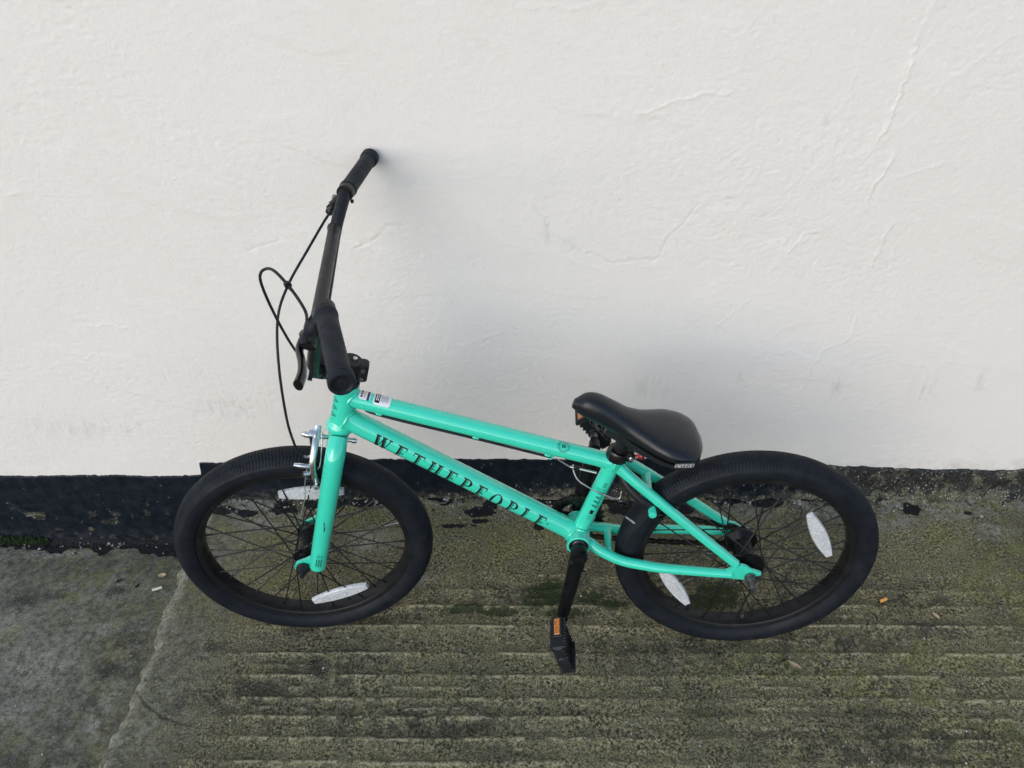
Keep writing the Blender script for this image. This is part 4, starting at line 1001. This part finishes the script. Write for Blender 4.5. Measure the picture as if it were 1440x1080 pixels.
# ---- pedals: plastic cages with serrated edges and amber reflectors
def pedal(c, s, tilt):
    """c centre, s side, tilt turns the platform about the spindle"""
    ax = W * s; f = np.array([math.cos(tilt), math.sin(tilt), 0]); n = np.array([-math.sin(tilt), math.cos(tilt), 0])
    m = MB()
    PW, PL, TK = .072, .080, .024
    m.lathe([(-PW / 2 - .002, .0095), (-PW / 2, .0115), (-PW * .3, .0115), (-PW * .25, .0095), (PW * .30, .0095), (PW * .34, .0120), (PW / 2, .0120), (PW / 2 + .003, .0095), (PW / 2 + .0035, .002)], c, ax, 18)
    for sg in (1, -1):
        m.box(c + f * (PL / 2 - .004) * sg, (f, ax, n), (.008, PW * .93, TK), .002)
        m.box(c + ax * (PW / 2 - .004) * sg, (f, ax, n), (PL * .95, .007, TK * .72), .002)
        m.box(c + f * (PL * .27) * sg, (f, ax, n), (.006, PW * .90, TK * .6), .001)
        m.box(c + ax * PW * .18 * sg, (f, ax, n), (PL * .92, .006, TK * .6), .001)
        for k in range(11):
            y = -PW * .44 + PW * .88 * k / 10
            for t2 in (1, -1): m.box(c + f * (PL / 2 - .003) * sg + ax * y + n * (TK / 2 + .001) * t2, (f, ax, n), (.006, .0042, .005), .001)
        for k in range(7):
            y = -PL * .36 + PL * .72 * k / 6
            for t2 in (1, -1): m.box(c + ax * (PW / 2 - .003) * sg + f * y + n * (TK * .36 + .001) * t2, (f, ax, n), (.0042, .006, .004), .001)
    pd = m.build('pedal', M['plastic'], bike, smooth=30)
    for sg in (1, -1):
        m = MB(); m.box(c + f * (PL / 2 + .001) * sg - ax * .012, (ax, n, f), (.046, .0205, .005), .002); m.build('reflector_holder', M['plastic'], pd, smooth=30)
        m = MB(); m.box(c + f * (PL / 2 + .0035) * sg - ax * .012, (ax, n, f), (.037, .0115, .003), .001); m.build('reflector', M['amber'], pd, smooth=0)
    m = MB(); m.lathe([(-PW / 2 - .016, .0075), (-PW / 2 - .002, .0075)], c, ax, 12); m.build('spindle', M['grey_steel'], pd)
    return pd
PC = BB + DN * .164; PO = .071 + .012 + .020 + .040
p = pedal(PC + W * PO, 1, rad(74)); p['label'] = 'near pedal hanging below'
p = pedal(BB - DN * .164 - W * PO, -1, rad(52)); p['label'] = 'far pedal raised behind the frame'

# ---- seat post, clamp and saddle
sdir = nrm(ST1 - ST0)
m = MB(); m.lathe([(-.012, .0175), (-.012, .0198), (-.010, .0205), (.006, .0205), (.008, .0195), (.008, .0135)], ST1 - sdir * .002, sdir, 26)
m.box(ST1 - sdir * .004 - np.array([.021, .004, 0]), (sdir, np.array([sdir[1], -sdir[0], 0]), W), (.017, .018, .020), .003)
cl = m.build('seat_clamp', M['black_gloss'], bike)
m = MB(); m.lathe([(-.012, .0035), (-.011, .0048), (.011, .0048), (.013, .003)], ST1 - sdir * .004 - np.array([.024, .004, 0]), W, 12); m.build('bolt', M['silver'], cl)
m = MB(); m.tube([ST1 - sdir * .05, ST1 + sdir * .05], .0128, 20); m.box(ST1 + sdir * .058, (sdir, np.array([sdir[1], -sdir[0], 0]), W), (.034, .042, .030), .008)
sp = m.build('seat_post', M['black_satin'], bike)
m = MB(); m.lathe([(-.019, .003), (-.018, .006), (.018, .006), (.019, .003)], ST1 + sdir * .056, W, 14); m.build('bolt', M['silver'], sp)

N0, N1 = np.array([.3415, .632, 0]), np.array([.112, .5545, 0])       # crown line, nose to tail
sd = nrm(N1 - N0); sn = np.array([sd[1] * -1, sd[0], 0]); sn = sn if sn[1] > 0 else -sn
SLs = np.linalg.norm(N1 - N0)
def interp(t, T, V): return float(np.interp(t, T, V))
from numpy import interp as npi
T_ = [0, .03, .08, .16, .28, .40, .52, .63, .73, .85, .945, .985, 1]
HW = [.004, .014, .0205, .0245, .0265, .030, .042, .057, .068, .0705, .062, .045, .012]
HT = [-.012, .002, .010, .0125, .006, -.002, -.006, -.006, -.004, -.003, -.006, -.012, -.020]     # height of the crown
SK = [.012, .030, .042, .048, .048, .045, .044, .045, .046, .045, .040, .030, .012]      # depth of the skirt
ts = np.linspace(0, 1, 60) ; ts = .5 - .5 * np.cos(math.pi * ts)
def smooth_i(t, V):
    k = np.linspace(-.03, .03, 7); return float(np.mean(np.interp(np.clip(t + k, 0, 1), T_, V)))
RI = []
for t in ts:
    hw = smooth_i(t, HW); ht = smooth_i(t, HT); sk = smooth_i(t, SK); c = N0 + sd * SLs * t + sn * ht; ring = []
    npt = 40
    for j in range(npt):
        a = 2 * math.pi * j / npt; ca, sa = math.cos(a), math.sin(a)
        if sa >= 0: x = hw * math.copysign(abs(ca) ** .82, ca); y = -sk * .52 + sk * .52 * sa ** .85
        else: x = hw * math.copysign(abs(ca) ** .6, ca) * (1 - .12 * abs(sa)); y = -sk * .52 + sk * .48 * sa
        # slight channel at the tail
        ring.append(c + W * x + sn * y)
    RI.append(ring)
m = MB(); m.rings(RI); saddle = m.build('saddle', M['saddle'], bike, smooth=60)
# hard base under the padding
RI = []
for t in np.linspace(.30, .955, 40):
    hw = smooth_i(t, HW) * .90 * min(1, .45 + (t - .30) * 3); ht = smooth_i(t, HT); sk = smooth_i(t, SK); c = N0 + sd * SLs * t + sn * (ht - sk * .90)
    RI.append([c + W * hw + sn * .003, c + W * hw * .98 - sn * .006, c + W * hw * .55 - sn * .020, c - W * hw * .55 - sn * .020, c - W * hw * .98 - sn * .006, c - W * hw + sn * .003])
m = MB(); m.rings(RI); m.build('saddle_base', M['plastic'], saddle, smooth=50)
# woven tag on the tail
tc_ = np.array([.1575, .5415, .0725])
tx_ = nrm(np.array([-1., -.04, -.10])); ty_ = nrm(np.array([0, .97, .25]) - tx_ * (np.array([0, .97, .25]) @ tx_)); tz_ = np.cross(tx_, ty_); tz_ = tz_ if tz_[2] > 0 else -tz_
def flat_print(name, mat, polys, c, X, Y, Zn, parent, k, dz):
    m = MB()
    for P in polys: m.add([c + X * x * k + Y * y * k + Zn * dz for x, y in P], [(0, 1, 2, 3)])
    return m.build(name, mat, parent, smooth=0)
m = MB(); m.box(tc_, (tx_, ty_, tz_), (.034, .0135, .002), 0); tagm = m.build('tag', M['ink'], saddle, smooth=0)
gl = [bar(-1.55, -.42, -1.47, .42), bar(-1.55, -.42, -1.38, -.34), bar(-1.30, -.45, -1.22, .45), bar(-1.30, .40, 1.45, .47), bar(-1.1, -.50, 1.3, -.43), bar(1.38, -.45, 1.46, .45),
      stroke(-.95, -.30, -1.05, .30, .12), stroke(-.92, -.3, -.82, .1, .10), stroke(-.72, -.3, -.82, .1, .10), stroke(-.70, -.30, -.60, .30, .12),
      bar(-.36, -.30, -.22, .30), bar(-.48, .18, -.08, .30), bar(.08, -.30, .21, .30), bar(.08, .18, .40, .30), bar(.30, -.02, .42, .30), bar(.08, -.06, .40, .04), bar(.62, -.30, .72, .30), bar(.86, -.30, .96, .30), bar(.96, -.30, 1.2, -.2), bar(.96, -.03, 1.15, .06), bar(.96, .2, 1.2, .30)]
flat_print('letter', M['white_print'], gl, tc_, tx_, ty_, tz_, saddle, .0108, .0013)
# red rear reflector below the saddle
m = MB(); m.lathe([(-.004, .003), (-.0035, .0060), (.003, .0065), (.005, .0055), (.006, .001)], (.222, .505, .006), (-.8, .2, .5), 16); m.tube([(.222, .505, .006), (.246, .498, .0)], .003, 8)
m.build('rear_reflector', M['red'], bike)
# cable tie where the two brake cables cross
m = MB(); m.lathe([(-.003, .0032), (-.003, .0052), (.003, .0052), (.003, .0032)], (.7755, .917, .119), (.4, .1, -.8), 12); m.tube([(.7755, .912, .119), (.772, .903, .115)], .0012, 6); m.build('cable_tie', M['ink'], bike, steer)

# ------------------------------------------------------------------ litter on the slabs
def roll_(name, x, y, z, r, L, ang, parts, label, cat, tiltz=0.0, group=None):
    """little lying cylinder; parts: list of (from, to, radius factor, material, part name)"""
    d = np.array([math.cos(ang), math.sin(ang), tiltz]); root = None
    for a_, b_, k, mt_, nm in parts:
        m = MB(); m.lathe([(a_ * L, r * k * .9), (a_ * L + .0004, r * k), (b_ * L - .0004, r * k), (b_ * L, r * k * .86), (b_ * L, r * .2)], np.array([x, y, z + r]) - d * L / 2, d, 14)
        o = m.build(nm, mt_, root, bike=False)
        if root is None: root = o; tag(o, label, cat, 'cigarette ends on the slabs')
    return root
roll_('cigarette_butt', .515, -.331, .0015, .0036, .022, rad(24), [(.12, 1, 1, M['filter'], 'cigarette_butt'), (0, .12, .93, M['char'], 'burnt_end')], 'orange cigarette butt on the slab right of the rear wheel', 'cigarette butt')
roll_('cigarette_butt', -1.229, -.176, DROP + .001, .0035, .024, rad(24), [(0, 1, 1, M['paper'], 'cigarette_butt')], 'pale cigarette end on the lower slab left of the front wheel', 'cigarette butt')
def leaf(x, y, z, L, wd, ang, label, mat, name='dead_leaf', cat='leaf', curl=.2):
    m = MB(); n = 9; R_ = []
    for i in range(n):
        t = i / (n - 1); w_ = wd * (math.sin(math.pi * min(.97, t * .92 + .04)) ** .7) * random.uniform(.85, 1.1)
        for j in (-1, -.4, 0, .4, 1):
            xx = (t - .5) * L; yy = w_ * j / 2; zz_ = curl * wd * abs(j) ** 2 * .5 + .1 * L * (t - .5) ** 2 + .0006
            R_.append((x + xx * math.cos(ang) - yy * math.sin(ang), y + xx * math.sin(ang) + yy * math.cos(ang), z + zz_))
    top_ = [(i * 5 + j, i * 5 + j + 1, (i + 1) * 5 + j + 1, (i + 1) * 5 + j) for i in range(n - 1) for j in range(4)]
    N_ = len(R_); R_ += [(a, b, c - .0005) for a, b, c in R_]
    bot_ = [tuple(k + N_ for k in f[::-1]) for f in top_]
    m.add(R_, top_ + bot_); o = m.build(name, mat, bike=False, smooth=60); return tag(o, label, cat, 'dead leaves on the slabs' if cat == 'leaf' else 'black paint flakes on the slabs')
leaf(.275, -.493, .002, .026, .010, rad(-38), 'brown leaf scrap on the mossy slab below the rear wheel', M['leaf'])
leaf(.618, -.370, .002, .018, .008, rad(-60), 'small tan leaf on the slab right of the orange butt', M['leaf'])
leaf(-1.232, -.135, DROP + .002, .020, .016, rad(10), 'brown curled leaf beside the pale cigarette end', M['leaf'], curl=.5)
leaf(.256, -.482, .002, .010, .006, rad(30), 'black flake just left of the brown leaf scrap', M['char'], 'paint_flake', 'flake')
leaf(.826, -.062, .002, .020, .010, rad(-8), 'black flake near the wall on the far right', M['char'], 'paint_flake', 'flake')
leaf(-.734, -.487, .002, .018, .007, rad(8), 'dark flake on the grooved slab below the front wheel', M['char'], 'paint_flake', 'flake')
leaf(.356, -.596, .002, .009, .007, rad(60), 'dark round crumb in the grooves near the front edge at right', M['char'], 'paint_flake', 'flake')
leaf(-1.34, -.150, DROP + .002, .014, .010, rad(40), 'black flake on the lower slab near the wall', M['char'], 'paint_flake', 'flake')
leaf(-1.285, -.165, DROP + .002, .015, .009, rad(70), 'black flake on the lower slab between the leaf and another flake', M['char'], 'paint_flake', 'flake')
# loose grit, scattered
gm = MB()
for k in range(700):
    x = random.uniform(-1.08, .95); y = -random.random() ** .8 * .72 - .01; z = .0012
    if random.random() < .22: x = random.uniform(-1.8, -1.15); z = DROP + .0006
    s_ = random.choice([.0007, .0009, .0012, .0016, .0022]); a = random.uniform(0, 3.1)
    n = 5; pts = [(s_ * random.uniform(.6, 1.3) * math.cos(2 * math.pi * j / n), s_ * random.uniform(.6, 1.2) * math.sin(2 * math.pi * j / n)) for j in range(n)]
    gm.plate(pts, (x, y, z), (math.cos(a), math.sin(a), random.uniform(-.4, .4)), (-math.sin(a), math.cos(a), random.uniform(-.4, .4)), s_)
mt = NT('pale_grit'); oi = mt.voro(70, out='Color'); sp_ = mt.n('SeparateColor'); mt.t.links.new(oi, sp_.inputs[0])
M['grit'] = mt.done(mt.mix(sp_.outputs[0], (.10, .095, .075), (.45, .44, .40)), .8)
o = gm.build('grit', M['grit'], bike=False, smooth=0); tag(o, 'pale loose grit scattered over both slabs', 'grit', kind='stuff')
